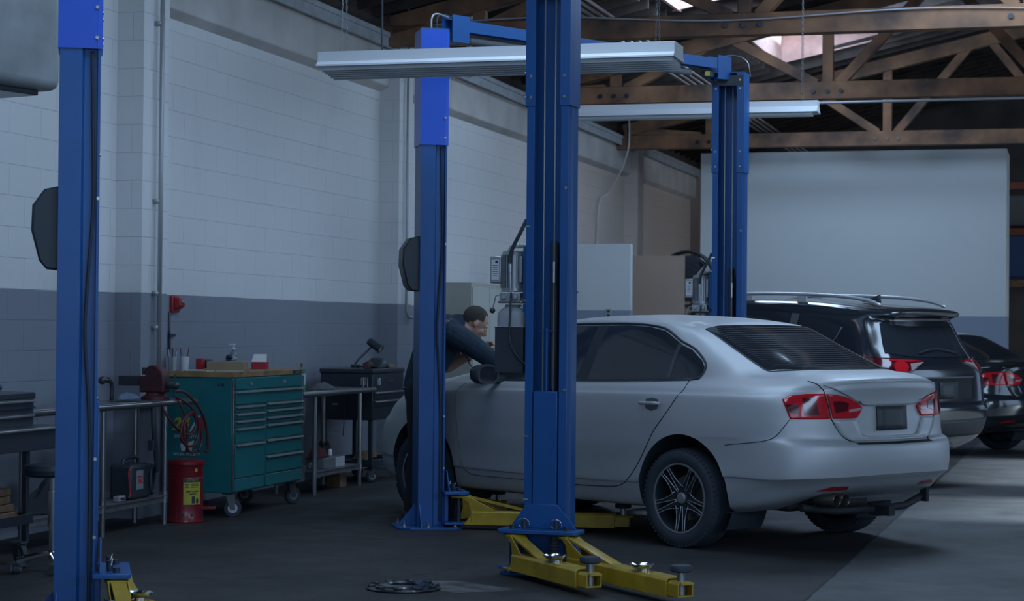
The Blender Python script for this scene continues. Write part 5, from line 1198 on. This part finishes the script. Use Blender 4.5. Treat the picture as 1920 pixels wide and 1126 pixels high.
curved_text('JUSTRITE',.022,.300,-.98,ylw); curved_text('EMPTY EVERY',.0165,.222,-.97,blk); curved_text('NIGHT',.017,.204,-.97,blk)
# ---------------------------------------------------------------- black tool carts
def toolcart(s,n,L,D,label,zc=.57,zt=1.02,drawers=((.90,.97),),logo=True,shelf=.16,open_=False):
    t=thing('tool_cart',label,'tool cart',B(s,n,0),-BY)
    m=MB(); m.box((-D/2,L/2,(zc+zt)/2-.02),(D,L,zt-zc-.04)); m.build('drawer_cabinet',darkm,t,bevel=.006)
    m=MB(); 
    for a,b,c,d in ((-D/2,L/2,D+.02,L+.02),): m.box((a,b,zt-.02),(c,d,.04))
    m.build('top_tray',darkm,t,bevel=.008)
    for (z0,z1) in drawers:
        m=MB(); m.box((.007,L/2,(z0+z1)/2),(.012,L-.05,z1-z0-.008)); d=m.build('drawer',darkm,t,bevel=.002)
        m=MB(); m.box((.020,L/2,z1-.018),(.022,L-.06,.016)); m.build('drawer_pull',steel,d,bevel=.005)
    for x in (-.03,-D+.03):
        for y in (.03,L-.03):
            m=MB(); m.box((x,y,(zc+.12)/2),(.035,.035,zc-.12)); m.build('leg',darkm,t,bevel=.003)
    m=MB(); m.box((-D/2,L/2,shelf),(D,L,.012)); 
    for a,b,c,d in ((0,L/2,.01,L),(-D,L/2,.01,L),(-D/2,0,D,.01),(-D/2,L,D,.01)): m.box((a,b,shelf+.01),(c,d,.06))
    m.build('lower_tray',darkm,t,bevel=.003)
    for x,y,a in ((-.05,.07,.4),(-.05,L-.07,-.5),(-D+.05,.07,.4),(-D+.05,L-.07,0)): caster(t,x,y,.13,.055,.13,a)
    return t
c2=toolcart(16.76,-6.0,.85,.50,'black roll-around tool cart with open lower tray right of the short bench',.56,1.02,((.75,.82),(.68,.74)))
m=MB(); m.lathe([(.024,0),(.034,0),(.034,.002),(.024,.002),(.024,0)],24,face((.0135,.14,.905),(0,1,0),(0,0,1)),cap=False); lg=m.build('round_emblem',wh,c2,smooth=30)
m=MB(); m.box((.014,.14,.905),(.002,.008,.045)); m.box((.014,.085,.905),(.002,.006,.06)); m.build('emblem_bars',wh,lg)
text('CRAFTSMAN',.03,mat('faded_print',(.10,.105,.11),.5),c2,face((.014,.45,.905),(0,1,0),(0,0,1)),'cart_lettering')
m=MB(); 
for z in (.80,.70): m.box((-.36,-.004,z),(.05,.01,.014))
m.build('side_clips',steel,c2,bevel=.003)
m=MB(); m.cyl((-.27,-.02,.42),(-.25,-.02,.86),.004,seg=6); m.build('side_rod',darkm,c2)
c1=toolcart(9.17,-5.86,1.30,.46,'black tool cart with chrome drawer pulls cut off by the left edge',.70,1.0,((.90,.965),(.80,.88),(.71,.79)),shelf=.25)
m=MB(); m.box((.11,.66,.745),(.20,1.34,.13)); od=m.build('open_drawer',darkm,c1,bevel=.004); m=MB(); m.box((.222,.66,.80),(.022,1.34,.016)); m.build('drawer_pull',steel,od,bevel=.005)
m=MB(); m.cyl((-.2,.2,1.023),(-.2,1.25,1.023),.02,seg=12); tag(m.build('steel_bar',darkm,smooth=30),'dark round bar lying across the top of the left tool cart','bar',loc=B(9.17,-5.86,.0),rz=-BY)
# stool under it
t=BT('stool','round black padded shop stool tucked under the left tool cart','stool',10.15,-5.55,0)
m=MB(); m.lathe([(.001,.535),(.14,.535),(.17,.55),(.175,.575),(.16,.60),(.001,.61)],32); m.build('seat',blk,t,smooth=40)
m=MB(); m.cyl((0,0,.07),(0,0,.54),.022,seg=14); m.cyl((0,0,.25),(0,0,.45),.03,seg=14); m.build('stool_post',chrome,t,smooth=30)
m=MB()
for k in range(5):
    a=2*PI*k/5+.3; m.tube([(0,0,.10),(.22*math.cos(a),.22*math.sin(a),.065)],.015,8)
bs=m.build('star_base',chrome,t,smooth=30)
for k in range(5):
    a=2*PI*k/5+.3; caster(bs,.22*math.cos(a),.22*math.sin(a),.065,.027,.06,a+1.2)
# wooden blocks on the cart tray
wb=mat('pine_block',(.26,.16,.085),.7,var=.4,vs=12)
for k,(y,z,w,l,rz,pos) in enumerate(((1.15,.282,.16,.24,.1,'bottom'),(1.12,.329,.14,.20,-.1,'second from the bottom'),(1.10,.375,.15,.20,.15,'third from the bottom'),(1.11,.421,.13,.18,-.05,'top'))):
    m=MB(); m.box((0,0,0),(w,l,.042)); tag(m.build('wood_block',wb,bevel=.004),'sawn timber block on the left tool cart tray, %s of its stack'%pos,'block',loc=B(9.15+y,-6.0,z),rz=-BY+rz)
# ---------------------------------------------------------------- things on and under the second cart and bench
t=BT('gooseneck_lamp','black gooseneck work lamp clamped to the top of the black tool cart by the wall','lamp',17.25,-6.35,1.02)
m=MB(); m.cyl((0,0,0),(0,0,.03),.04,seg=16); m.build('lamp_base',darkm,t,smooth=30)
m=MB(); m.tube(spl([(0,0,.03),(.02,.02,.07),(.07,.06,.13),(.12,.10,.19)],6),.010,8); m.build('gooseneck',darkm,t,smooth=True)
T=face((.17,.05,.21),(0,1,0),(.55,0,.83))
m=MB(); m.lathe([(.001,-.075),(.030,-.07),(.036,-.05),(.038,.05),(.044,.075),(.040,.075),(.032,.05)],20,T,cap=False); lh=m.build('lamp_shade',blk,t,smooth=40)
m=MB(); m.lathe([(.001,.06),(.034,.06),(.036,.066),(.001,.075)],20,T); m.build('lamp_lens',mat('lens_grey',(.5,.52,.52),.2),lh,smooth=30)
t=BT('welding_helmet','black welding helmet lying on the black tool cart','helmet',17.33,-6.16,1.022,.4)
m=MB(); P=[]
for i in range(9):
    a=PI*i/8; P.append([(.11*math.cos(b)*math.sin(a)**.6,.15*math.cos(a),.10*math.sin(b)*math.sin(a)**.6) for b in [PI*j/10 for j in range(11)]])
m.grid(P); o=m.build('helmet_shell',blk,t,smooth=True); so=o.modifiers.new('t','SOLIDIFY'); so.thickness=.006
m=MB(); m.tube([(-.09,-.12,.01),(-.13,0,.03),(-.09,.12,.01)],.008,8); m.build('head_band',rub,t,smooth=True)
t=BT('impact_wrench','dark red air tool lying on the black tool cart left of the helmet','air tool',16.93,-6.10,1.021,.2)
m=MB(); m.cyl((0,-.12,.035),(0,.08,.035),.032,seg=14); m.cyl((0,.08,.035),(0,.13,.03),.016,seg=12); m.box((.0,-.15,.03),(.05,.07,.05)); m.build('tool_body',vm,t,bevel=.006)
m=MB(); m.tube(spl([(0,.13,.02),(.05,.2,.012),(-.08,.26,.012),(-.14,.30,.012)],6),.008,6); m.build('air_line',rub,t,smooth=True)
m=MB(); m.box((0,0,.015),(.07,.12,.03)); tag(m.build('small_box',card,bevel=.004),'small brown box beside the welding helmet on the tool cart','box',loc=B(17.52,-6.10,1.02),rz=-BY+.4)
m=MB(); m.box((-.02,0,.05),(.03,.06,.07)); m.tube([(0,-.05,.0),(.0,-.05,.08),(0,.05,.08),(0,.05,0)],.006,6); tag(m.build('c_clamp',steel,bevel=.003),'steel clamp screwed to the right end of the short bench','clamp',loc=B(16.62,-6.02,.863),rz=-BY)
m=MB(); m.box((0,0,.006),(.12,.5,.012)); tag(m.build('flat_bar',darkm,bevel=.003),'flat dark steel bar at the back of the short bench','bar',loc=B(16.3,-6.33,.863),rz=-BY)
t=BT('parts_tray','grey metal parts box with white end on the lower shelf of the short bench','box',15.92,-6.12,.195)
m=MB(); m.box((0,0,.045),(.16,.50,.09)); m.build('tray_body',mat('tray_grey',(.14,.15,.16),.5),t,bevel=.004)
m=MB(); m.box((.082,.13,.045),(.003,.22,.085)); m.build('tray_label',mat('tray_white',(.42,.44,.46),.5),t)
t=BT('glue_bottle','small white bottle standing on the grey parts box','bottle',16.10,-6.15,.286)
m=MB(); m.lathe([(.001,0),(.018,0),(.018,.04),(.008,.055)],14); m.build('bottle_body',white,t,smooth=40)
m=MB(); m.cyl((0,0,.055),(0,0,.075),.006,seg=8); m.build('bottle_cap',blk,t)
heap('shop_rag','dark red rag pile on the grey parts box under the short bench','rag',15.78,-6.14,.286,.07,.18,.12,mat('rag_red',(.06,.012,.014),.9),11)
heap('tool_bag','black tool bag slumped on the lower shelf at the right of the short bench','bag',16.30,-6.28,.197,.08,.10,.24,mat('bag_black',(.016,.018,.02),.9),12)
m=MB(); m.ball((0,0,.03),.04,12,(1,1.4,.7)); m.tube(spl([(0,0,.03),(.02,-.1,.05),(.05,-.18,.02)],5),.007,6); tag(m.build('trigger_gun',mat('gun_grey',(.16,.16,.15),.5),smooth=True),'small grey hand tool on the lower shelf beside the teal chest','tool',loc=B(15.50,-6.08,.205),rz=-BY)
m=MB(); m.box((0,0,.09),(.12,.16,.18)); tag(m.build('wood_block',wb,bevel=.004),'upright timber block on the floor under the short bench','block',loc=B(16.30,-6.16,0),rz=-BY)
for k,(s,n,z,a,l) in enumerate(((17.05,-6.2,.20,.3,'timber offcut in the lower tray of the far tool cart, left one'),(17.2,-6.2,.20,-.5,'timber offcut in the lower tray of the far tool cart, right one'))):
    m=MB(); m.box((0,0,.03),(.10,.13,.06)); tag(m.build('wood_offcut',wb,bevel=.003),l,'block',loc=B(s,n,z),rz=-BY+a)
heap('junk_parts','grey metal odds and ends in the lower tray of the tool cart by the wall','parts',17.35,-6.32,.170,.07,.08,.05,steel,14)
# ---------------------------------------------------------------- wall things
t=BT('fire_alarm','red fire alarm horn on the wall above the tool chest','alarm',14.0,WN,1.56)
hr=mat('alarm_red',(.30,.010,.016),.4,coat=.2)
m=MB(); m.box((.015,0,0),(.03,.13,.13)); m.build('backplate',hr,t,bevel=.008)
m=MB(); m.add([(.03,-.05,-.05),(.03,.055,-.05),(.03,.055,.055),(.03,-.05,.055),(.085,-.035,-.015),(.085,.045,-.015),(.075,.045,.045),(.075,-.035,.045)],[(0,3,2,1),(4,5,6,7),(0,1,5,4),(1,2,6,5),(2,3,7,6),(3,0,4,7)]); hh=m.build('horn_cover',hr,t,bevel=.010,seg=3)
m=MB(); m.box((.084,0,.02),(.006,.05,.02)); m.build('strobe_lens',lampclear,hh,bevel=.003)
t=BT('cable_hook','black bracket with a torn cable hanging below the red alarm','bracket',13.93,WN,1.30)
m=MB(); m.box((.012,.03,.02),(.02,.10,.022)); m.box((.01,-.01,-.04),(.016,.02,.16)); m.tube(spl([(.01,-.01,.2),(.012,-.012,.05),(.01,0,-.06),(.014,-.015,-.14)],5),.008,6); m.build('bracket',darkm,t,smooth=40)
# beige cabinet against the wall behind the mechanic
bg_=mat('beige_cabinet',(.42,.41,.35),.55,var=.1,vs=2); bg2=mat('beige_cabinet_door',(.50,.51,.47),.5,var=.05,vs=2)
t=BT('storage_cabinet','tall beige storage cabinet against the wall behind the bending mechanic','cabinet',20.6,-6.25,0)
m=MB(); m.box((-.175,.65,.95),(.35,1.3,1.88)); m.build('cabinet_body',bg_,t,bevel=.004)
for y in (.33,.97):
    m=MB(); m.box((.008,y,.95),(.015,.62,1.78)); d=m.build('door',bg2,t,bevel=.003); m=MB(); m.box((.03,y+(.22 if y<.6 else -.22),1.0),(.02,.015,.12)); m.build('door_handle',steel,d,bevel=.003)
# low free-standing wall sheet with blue skirting and a socket
m=MB(); m.box((-5.75,24.05,1.225),(1.05,.12,2.45)); o=struct(bobj('wall_divider',m,roomm,bevel=.004))
t=BT('socket_outlet','grey double socket outlet on the low divider wall above the silver car roof','socket',23.985,-5.50,1.59)
m=MB(); m.box((0,0,0),(.07,.012,.115)); m.build('face_plate',galv,t,bevel=.003)
m=MB(); 
for z in (-.025,.025): m.box((0,-.007,z),(.035,.004,.030))
m.build('sockets',blk,t)
m=MB(); m.tube(spl([(-.33,0,.46),(-.33,0,.2),(-.33,0,-.2)],3),.012,6); m.tube([(-.33,0,.20),(-.30,-.02,.21),(-.255,-.03,.235)],.01,6); o=tag(m.build('wall_hook',darkm,smooth=True),'small dark hook rising at the left of the low divider wall','hook',loc=B(23.95,-5.62,1.62),rz=-BY)
m=MB(); m.box((0,0,1.22),(.80,.02,2.44)); tag(m.build('plywood_sheet',mat('tan_sheet',(.40,.30,.235),.7,var=.1,vs=1.5)),'tall tan plywood sheet standing right of the low white divider','sheet',loc=B(27.6,-5.63,0),rz=-BY)
t=BT('drum_fan','large dark drum fan standing in the gloom between the plywood sheet and partition','fan',29.0,-5.45,0)
T=face((0,0,2.15),(1,0,0),(0,0,1))
m=MB(); m.lathe([(.40,-.15),(.42,-.13),(.42,.13),(.40,.15),(.38,.13),(.38,-.13)],36,T,cap=False); m.build('fan_drum',blk,t,smooth=40)
m=MB()
for k in range(6):
    a=PI*k/3; M=T@Matrix.Rotation(a,4,'Z')@Matrix.Rotation(.35,4,'X'); m.prism([(.05,-.05),(.34,-.13),(.36,.10),(.05,.05)],-.004,.004,M)
m.cyl(T@Vector((0,0,-.06)),T@Vector((0,0,.06)),.07,seg=20); m.build('fan_blades',darkm,t)
m=MB(); 
for r in (.1,.18,.26,.34): m.lathe([(r,.14),(r+.006,.145),(r,.15)],30,T,cap=False)
for k in range(6):
    a=PI*k/3; m.box((.19*math.cos(a),-.145,2.15+.19*math.sin(a)),(.38*abs(math.cos(a))+.01,.006,.38*abs(math.sin(a))+.01))
m.build('fan_guard',darkm,t)
m=MB(); m.box((0,0,.03),(.7,.5,.05)); m.box((-.3,0,.9),(.04,.04,1.75)); m.box((.3,0,.9),(.04,.04,1.75)); m.build('fan_stand',darkm,t,bevel=.004)
# ---------------------------------------------------------------- floor ring
t=thing('floor_ring','black notched steel ring plate lying on the floor in the foreground','ring plate',(-.566,10.63,0))
m=MB(); m.lathe([(.08,0),(.195,0),(.2,.008),(.19,.016),(.14,.018),(.135,.026),(.09,.030),(.08,.022),(.08,0)],56,cap=False); rp=m.build('ring_plate',mat('ring_black',(.02,.022,.026),.3,coat=.4),t,smooth=35)
for k in range(10):
    a=2*PI*(k+.3)/10; m=MB(); m.box((.172*math.cos(a),.172*math.sin(a),.022),(.035,.045,.012),a); m.build('raised_lug',MATS['ring_black'],rp,bevel=.003)
m=MB(); m.lathe([(.001,.001),(.08,.001)],32); m.build('centre_hole',blk,rp)
m=MB(); pts=[(-.72,10.95),(-.30,10.98),(.02,10.66),(-.03,10.56),(-.30,10.48),(-.56,10.86)]; m.add([(x,y,.0012) for x,y in pts],[tuple(range(6))]); struct(m.build('trim_7',mat('worn_concrete',(.13,.125,.115),.6,var=.5,vs=9,col2=(.045,.045,.045))))
# ---------------------------------------------------------------- pallet rack and yard beyond the partition
t=BT('pallet_rack','orange-beamed pallet rack with blue uprights seen past the right end of the partition','rack',35.6,.0,0)
org=mat('rack_orange',(.30,.08,.035),.6); rbl=mat('rack_blue',(.03,.09,.20),.6)
for x in (-1.6,.9):
    m=MB(); m.box((x,0,2.2),(.08,.08,4.4)); m.box((x,1.0,2.2),(.08,.08,4.4)); m.build('upright',rbl,t)
for z in (3.95,3.15): 
    m=MB(); m.box((-.35,0,z),(2.5,.05,.12)); m.build('shelf_beam',org,t)
m=MB(); m.box((-.35,0,2.25),(2.5,.06,.12)); m.build('shelf_beam',wb,t)
for z,mt_,h in ((2.35,mat('rack_tarp_blue',(.05,.10,.22),.7),.75),(3.25,mat('rack_load_grey',(.15,.15,.15),.7),.55)):
    m=MB(); m.box((-.35,.5,z+h/2),(2.2,.9,h)); tag(m.build('rack_load',mt_,bevel=.03),('blue wrapped load on the middle shelf of the pallet rack' if h>.6 else 'grey load on the upper shelf of the pallet rack'),'load',loc=B(35.6,.0,0),rz=-BY)
heap('gravel_heap','pale tan heap of rubble on the floor under the pallet rack','rubble',35.0,.1,0,1.0,.45,1.25,mat('rubble',(.28,.20,.13),.95,var=.5,vs=6),21)
# ---------------------------------------------------------------- the mechanic
def limb(mb,pts,rr,seg=14):
    P=[Vector(p) for p in pts]
    # resample smoothly
    q=spl(P,6); R=[]
    for i in range(len(P)-1):
        for j in range(6): R.append(rr[i]+(rr[i+1]-rr[i])*j/6)
    R.append(rr[-1]); mb.tube(q,R,seg)
    mb.ball(q[0],R[0],12); mb.ball(q[-1],R[-1],12)
def remesh(o,v,sm=4):
    r=o.modifiers.new('r','REMESH'); r.mode='VOXEL'; r.voxel_size=v; r.use_smooth_shade=True
    if sm: s_=o.modifiers.new('s','SMOOTH'); s_.iterations=sm; s_.factor=.5
    return o
per=thing('person','mechanic in a dark long-sleeved shirt bending over the engine bay behind the far lift post','person',(-.64,14.33,0))
skin=mat('skin',(.50,.28,.20),.55,var=.08,vs=30); navy=mat('shirt_navy',(.014,.030,.050),.85,var=.3,vs=14,bump=.6,bs=26); trs=mat('trousers_black',(.014,.016,.022),.9,var=.3,vs=10,bump=.5,bs=18); hairm=mat('hair_dark',(.045,.034,.030),.9,bump=.4,bs=300)
# local frame: x right in the photo, y away, z up
pel=Vector((.0,0,.985)); ch_=Vector((.17,.05,1.36)); nk=Vector((.275,.05,1.425)); hd=Vector((.375,.035,1.432))
f=Vector((.78,.22,-.58)).normalized(); sd=Vector((.2,-.97,0)).normalized(); sd=(sd-f*sd.dot(f)).normalized(); up=sd.cross(f)*-1
if up.z<0: up=-up
def H(a,b,c): return hd+f*a+sd*b+up*c          # face direction, near side, crown
b=MB()
MH=Matrix((f,sd,up)).transposed().to_4x4()
def ell(mb,c,rad): mb.ball((0,0,0),1,18,(1,1,1),Matrix.Translation(c)@MH@Matrix.Diagonal((*rad,1)))
ell(b,H(-.012,0,.022),(.098,.077,.092)); ell(b,H(.022,0,-.035),(.070,.062,.075)); ell(b,H(.055,0,-.078),(.034,.036,.028))
limb(b,[H(.088,0,.01),H(.108,0,-.022),H(.104,0,-.034)],[.010,.015,.012],10)      # nose
ell(b,H(.083,.0,-.055),(.014,.024,.007)); ell(b,H(.083,0,-.067),(.014,.022,.007))    # lips
for q in (-1,1):
    ell(b,H(-.005,q*.076,-.005),(.018,.010,.030)); ell(b,H(.078,q*.03,.018),(.014,.020,.009)); ell(b,H(.062,q*.042,-.025),(.022,.016,.018))
limb(b,[H(-.03,0,-.07),nk+Vector((.0,0,-.01)),ch_],[.055,.058,.07])
# torso, pelvis, legs
limb(b,[pel,Vector((.065,.03,1.17)),ch_],[.125,.12,.13])
legs=[[(-.01,-.085,.95),(-.02,-.095,.50),(-.055,-.10,.10)],[(.03,.08,.95),(.05,.08,.50),(.02,.085,.10)]]
for L in legs: limb(b,L,[.085,.055,.038]); limb(b,[(L[2][0],L[2][1],.06),(L[2][0]+.14,L[2][1],.04)],[.04,.035])
# arms: near (his left) bent with forearm showing, far reaching into the bay
SHn=Vector((.21,-.11,1.36)); ELn=Vector((.20,-.12,1.06)); WRn=Vector((.385,-.03,1.225))
SHf=Vector((.24,.17,1.36)); 
ELr=Vector((.50,-.14,1.17)); HDr=Vector((.62,.10,1.05))
limb(b,[Vector((.225,-.10,1.36)),Vector((.37,-.14,1.27)),ELr],[.058,.052,.046]); limb(b,[ELr,HDr.lerp(ELr,.2),HDr],[.044,.034,.028])
ELs=Vector((.175,.17,1.11)); HDs=Vector((.41,.10,1.245))
limb(b,[SHf,SHf.lerp(ELs,.5),ELs],[.055,.05,.042]); limb(b,[ELs,ELs.lerp(HDs,.5),HDs],[.043,.039,.026])
def hand(mb,w,d,nrm,curl=.5):
    d=d.normalized(); nrm=(nrm-d*nrm.dot(d)).normalized(); s_=d.cross(nrm)
    for k in range(4):
        o=s_*(.018*(k-1.5)); L=[.070,.078,.073,.058][k]
        limb(mb,[w+o*.5,w+d*.05+o*.9,w+d*.088+o],[.020,.015,.011],10)
        a=w+d*.088+o; b_=a+(d*math.cos(curl*.8)-nrm*math.sin(curl*.8))*L*.45; c=b_+(d*math.cos(curl*1.7)-nrm*math.sin(curl*1.7))*L*.32; e=c+(d*math.cos(curl*2.4)-nrm*math.sin(curl*2.4))*L*.25
        limb(mb,[a,b_,c,e],[.0095,.009,.0082,.0070],10)
    t0=w+d*.03-s_*.028; t1=t0+(d*.7-s_*.55-nrm*.25)*.045; t2=t1+(d*.85-s_*.1-nrm*.45)*.032
    limb(mb,[t0,t1,t2],[.014,.011,.008],10)
hand(b,HDs,(HDs-ELs),Vector((0,.4,.9)),.7); hand(b,HDr,Vector((.5,.7,-.5)),Vector((0,.2,.9)),.6)
bo=remesh(b.build('body',skin,per),.006,3)
# hair: cropped, over the crown and back
m=MB(); ell(m,H(-.018,0,.030),(.0985,.080,.0925)); ho=m.build('hair',hairm,per,smooth=True)
bm=bmesh.new(); bm.from_mesh(ho.data)
rm=[]
for fc in bm.faces:
    c=fc.calc_center_median()-hd; a,s2,u=c.dot(f),c.dot(sd),c.dot(up)
    if (a>.030 and u<.088) or (a>.0 and u<.035) or (u<.0 and a>-.03) or u<-.045: rm.append(fc)
bmesh.ops.delete(bm,geom=rm,context='FACES'); bm.to_mesh(ho.data); bm.free()
# eyes and brows
for q in (-1,1):
    m=MB(); m.ball(H(.077,q*.030,.004),.0105,12); e=m.build('eye',mat('eye_white',(.5,.5,.5),.2),per,smooth=True)
    m=MB(); m.ball(H(.0865,q*.030,.004),.0035,8); m.build('pupil',blk,e,smooth=True)
    m=MB(); m.tube([H(.083,q*.014,.021),H(.085,q*.03,.025),H(.076,q*.046,.020)],.0035,6); m.build('eyebrow',hairm,per,smooth=True)
# shirt
m=MB()
limb(m,[Vector((-.005,0,.99)),Vector((.035,.02,1.12)),Vector((.095,.04,1.25)),Vector((.165,.05,1.355)),Vector((.25,.05,1.405))],[.135,.140,.158,.155,.095])
limb(m,[Vector((.19,-.10,1.365)),Vector((.21,.05,1.38)),Vector((.21,.18,1.36))],[.092,.09,.085])
limb(m,[Vector((.205,-.09,1.36)),Vector((.35,-.14,1.275)),ELr],[.098,.082,.064]); limb(m,[ELr,ELr.lerp(HDr,.35),ELr.lerp(HDr,.75)],[.062,.056,.045])
limb(m,[SHf,SHf.lerp(ELs,.45)],[.075,.068])
limb(m,[Vector((.0,-.05,.95)),Vector((.02,.05,.95))],[.13,.13])
# folds
rnd=random.Random(3)
for k in range(16):
    a=Vector((-.01+.012*k,-.135+.01*(k%3),1.02+.020*k)); m.tube(spl([a,a+Vector((.03,-.004,.05)),a+Vector((.075,.02,.075))],4),.010,6)
for k in range(7):
    c=Vector((.235,-.09,1.355)).lerp(ELr,.15+.13*k); m.tube([c+Vector((math.cos(a)*.02,math.cos(a)*-.03-.02,math.sin(a)*.066)) for a in [i*PI/6-1.2 for i in range(7)]],.009,6)
sh=remesh(m.build('shirt',navy,per),.007,3)
m=MB(); m.tube([nk+Vector((-.018,.0,-.01))+Vector((.045*math.cos(a)*.5,.062*math.sin(a),.045*math.cos(a)*-.8)) for a in [i*PI/8 for i in range(17)]],.008,6); m.build('collar',navy,sh,smooth=True)
# printing on the back of the shirt
pw=mat('shirt_print',(.40,.42,.44),.7)
bpy.context.view_layer.update(); dg_=bpy.context.evaluated_depsgraph_get(); es=sh.evaluated_get(dg_); ms=es.to_mesh()
sb=BVHTree.FromPolygons([tuple(v.co) for v in ms.vertices],[tuple(p.vertices) for p in ms.polygons]); es.to_mesh_clear()
Mt=face((.122,-.55,1.612),(.97,.0,.13),(-.13,0,.95)); dv=Vector((.06,.93,-.33)).normalized()
for s_,sz,dy,mt_ in (('CRAFT',.040,0,pw),('AUTOMOTIVE',.013,-.030,pw),('SERVICE',.015,-.048,mat('shirt_print_red',(.35,.04,.06),.7))):
    tx=text(s_,sz,mt_,sh,Matrix.Identity(4),'shirt_lettering',depth=.0,bold=.001)
    for v in tx.data.vertices:
        p=Mt@Vector((v.co.x,v.co.y+dy,0)); h=sb.ray_cast(p,dv)
        v.co=h[0]+h[1]*.003 if h[0] is not None else p+dv*.6
# trousers
m=MB()
limb(m,[Vector((-.005,0,1.0)),Vector((.0,.0,.92))],[.132,.135])
for L in legs: limb(m,[(L[0][0],L[0][1],.93),(L[0][0],L[0][1],.80),L[1],(L[2][0],L[2][1],.09)],[.112,.105,.082,.068])
for k in range(6):
    for L in legs: m.tube([Vector((L[1][0]+.07*math.cos(a),L[1][1]+.07*math.sin(a),.30+.11*k+.02*math.sin(2*a))) for a in [i*PI/8-PI for i in range(9)]],.010,6)
tr=remesh(m.build('trousers',trs,per),.009,3)
m=MB(); m.tube([Vector((.0+.140*math.cos(a),.0+.142*math.sin(a),.985+.03*math.cos(a))) for a in [i*PI/12 for i in range(25)]],.012,8); m.build('belt',blk,tr,smooth=True)
for L in legs:
    x,y=L[2][0],L[2][1]; m=MB(); limb(m,[(x-.03,y,.055),(x+.06,y,.055),(x+.17,y,.042)],[.052,.050,.042]); m.box((x+.06,y,.012),(.30,.10,.024)); m.build('boot',blk,per,smooth=50)
m=MB(); w=ELs.lerp(HDs,.62); dd=(HDs-ELs).normalized(); e1=dd.cross(Vector((0,1,0))).normalized(); e2=dd.cross(e1)
m.tube([w+(e1*math.cos(a)+e2*math.sin(a))*.040 for a in [i*PI/8 for i in range(17)]],.004,6); m.tube(spl([w+e1*-.02,w+Vector((.01,-.03,-.05)),w+Vector((.04,-.03,-.09))],4),.004,6); m.build('wrist_strap',blk,per,smooth=True)
# ---------------------------------------------------------------- repeats share a group phrase
for o in COL.objects:
    if o.parent is None and o.get('label') and not o.get('group'):
        g={'roof_truss':'timber roof trusses across the hall','two_post_lift':'blue two-post lifts','strip_light':'hanging strip lights','pen_cup':'pen cups on the tool chest',
           'wood_block':'sawn timber blocks','wood_offcut':'timber offcuts in the far tool cart','paper_sheet':'paper sheets on the tool chest','workbench':'steel workbenches along the left wall',
           'tool_cart':'black tool carts along the left wall','work_gloves':'work gloves on the benches','conduit':'conduits on walls and trusses','shop_rag':'shop rags on the benches','rack_load':'loads on the pallet rack'}.get(o.name.split('.')[0])
        if g: o['group']=g
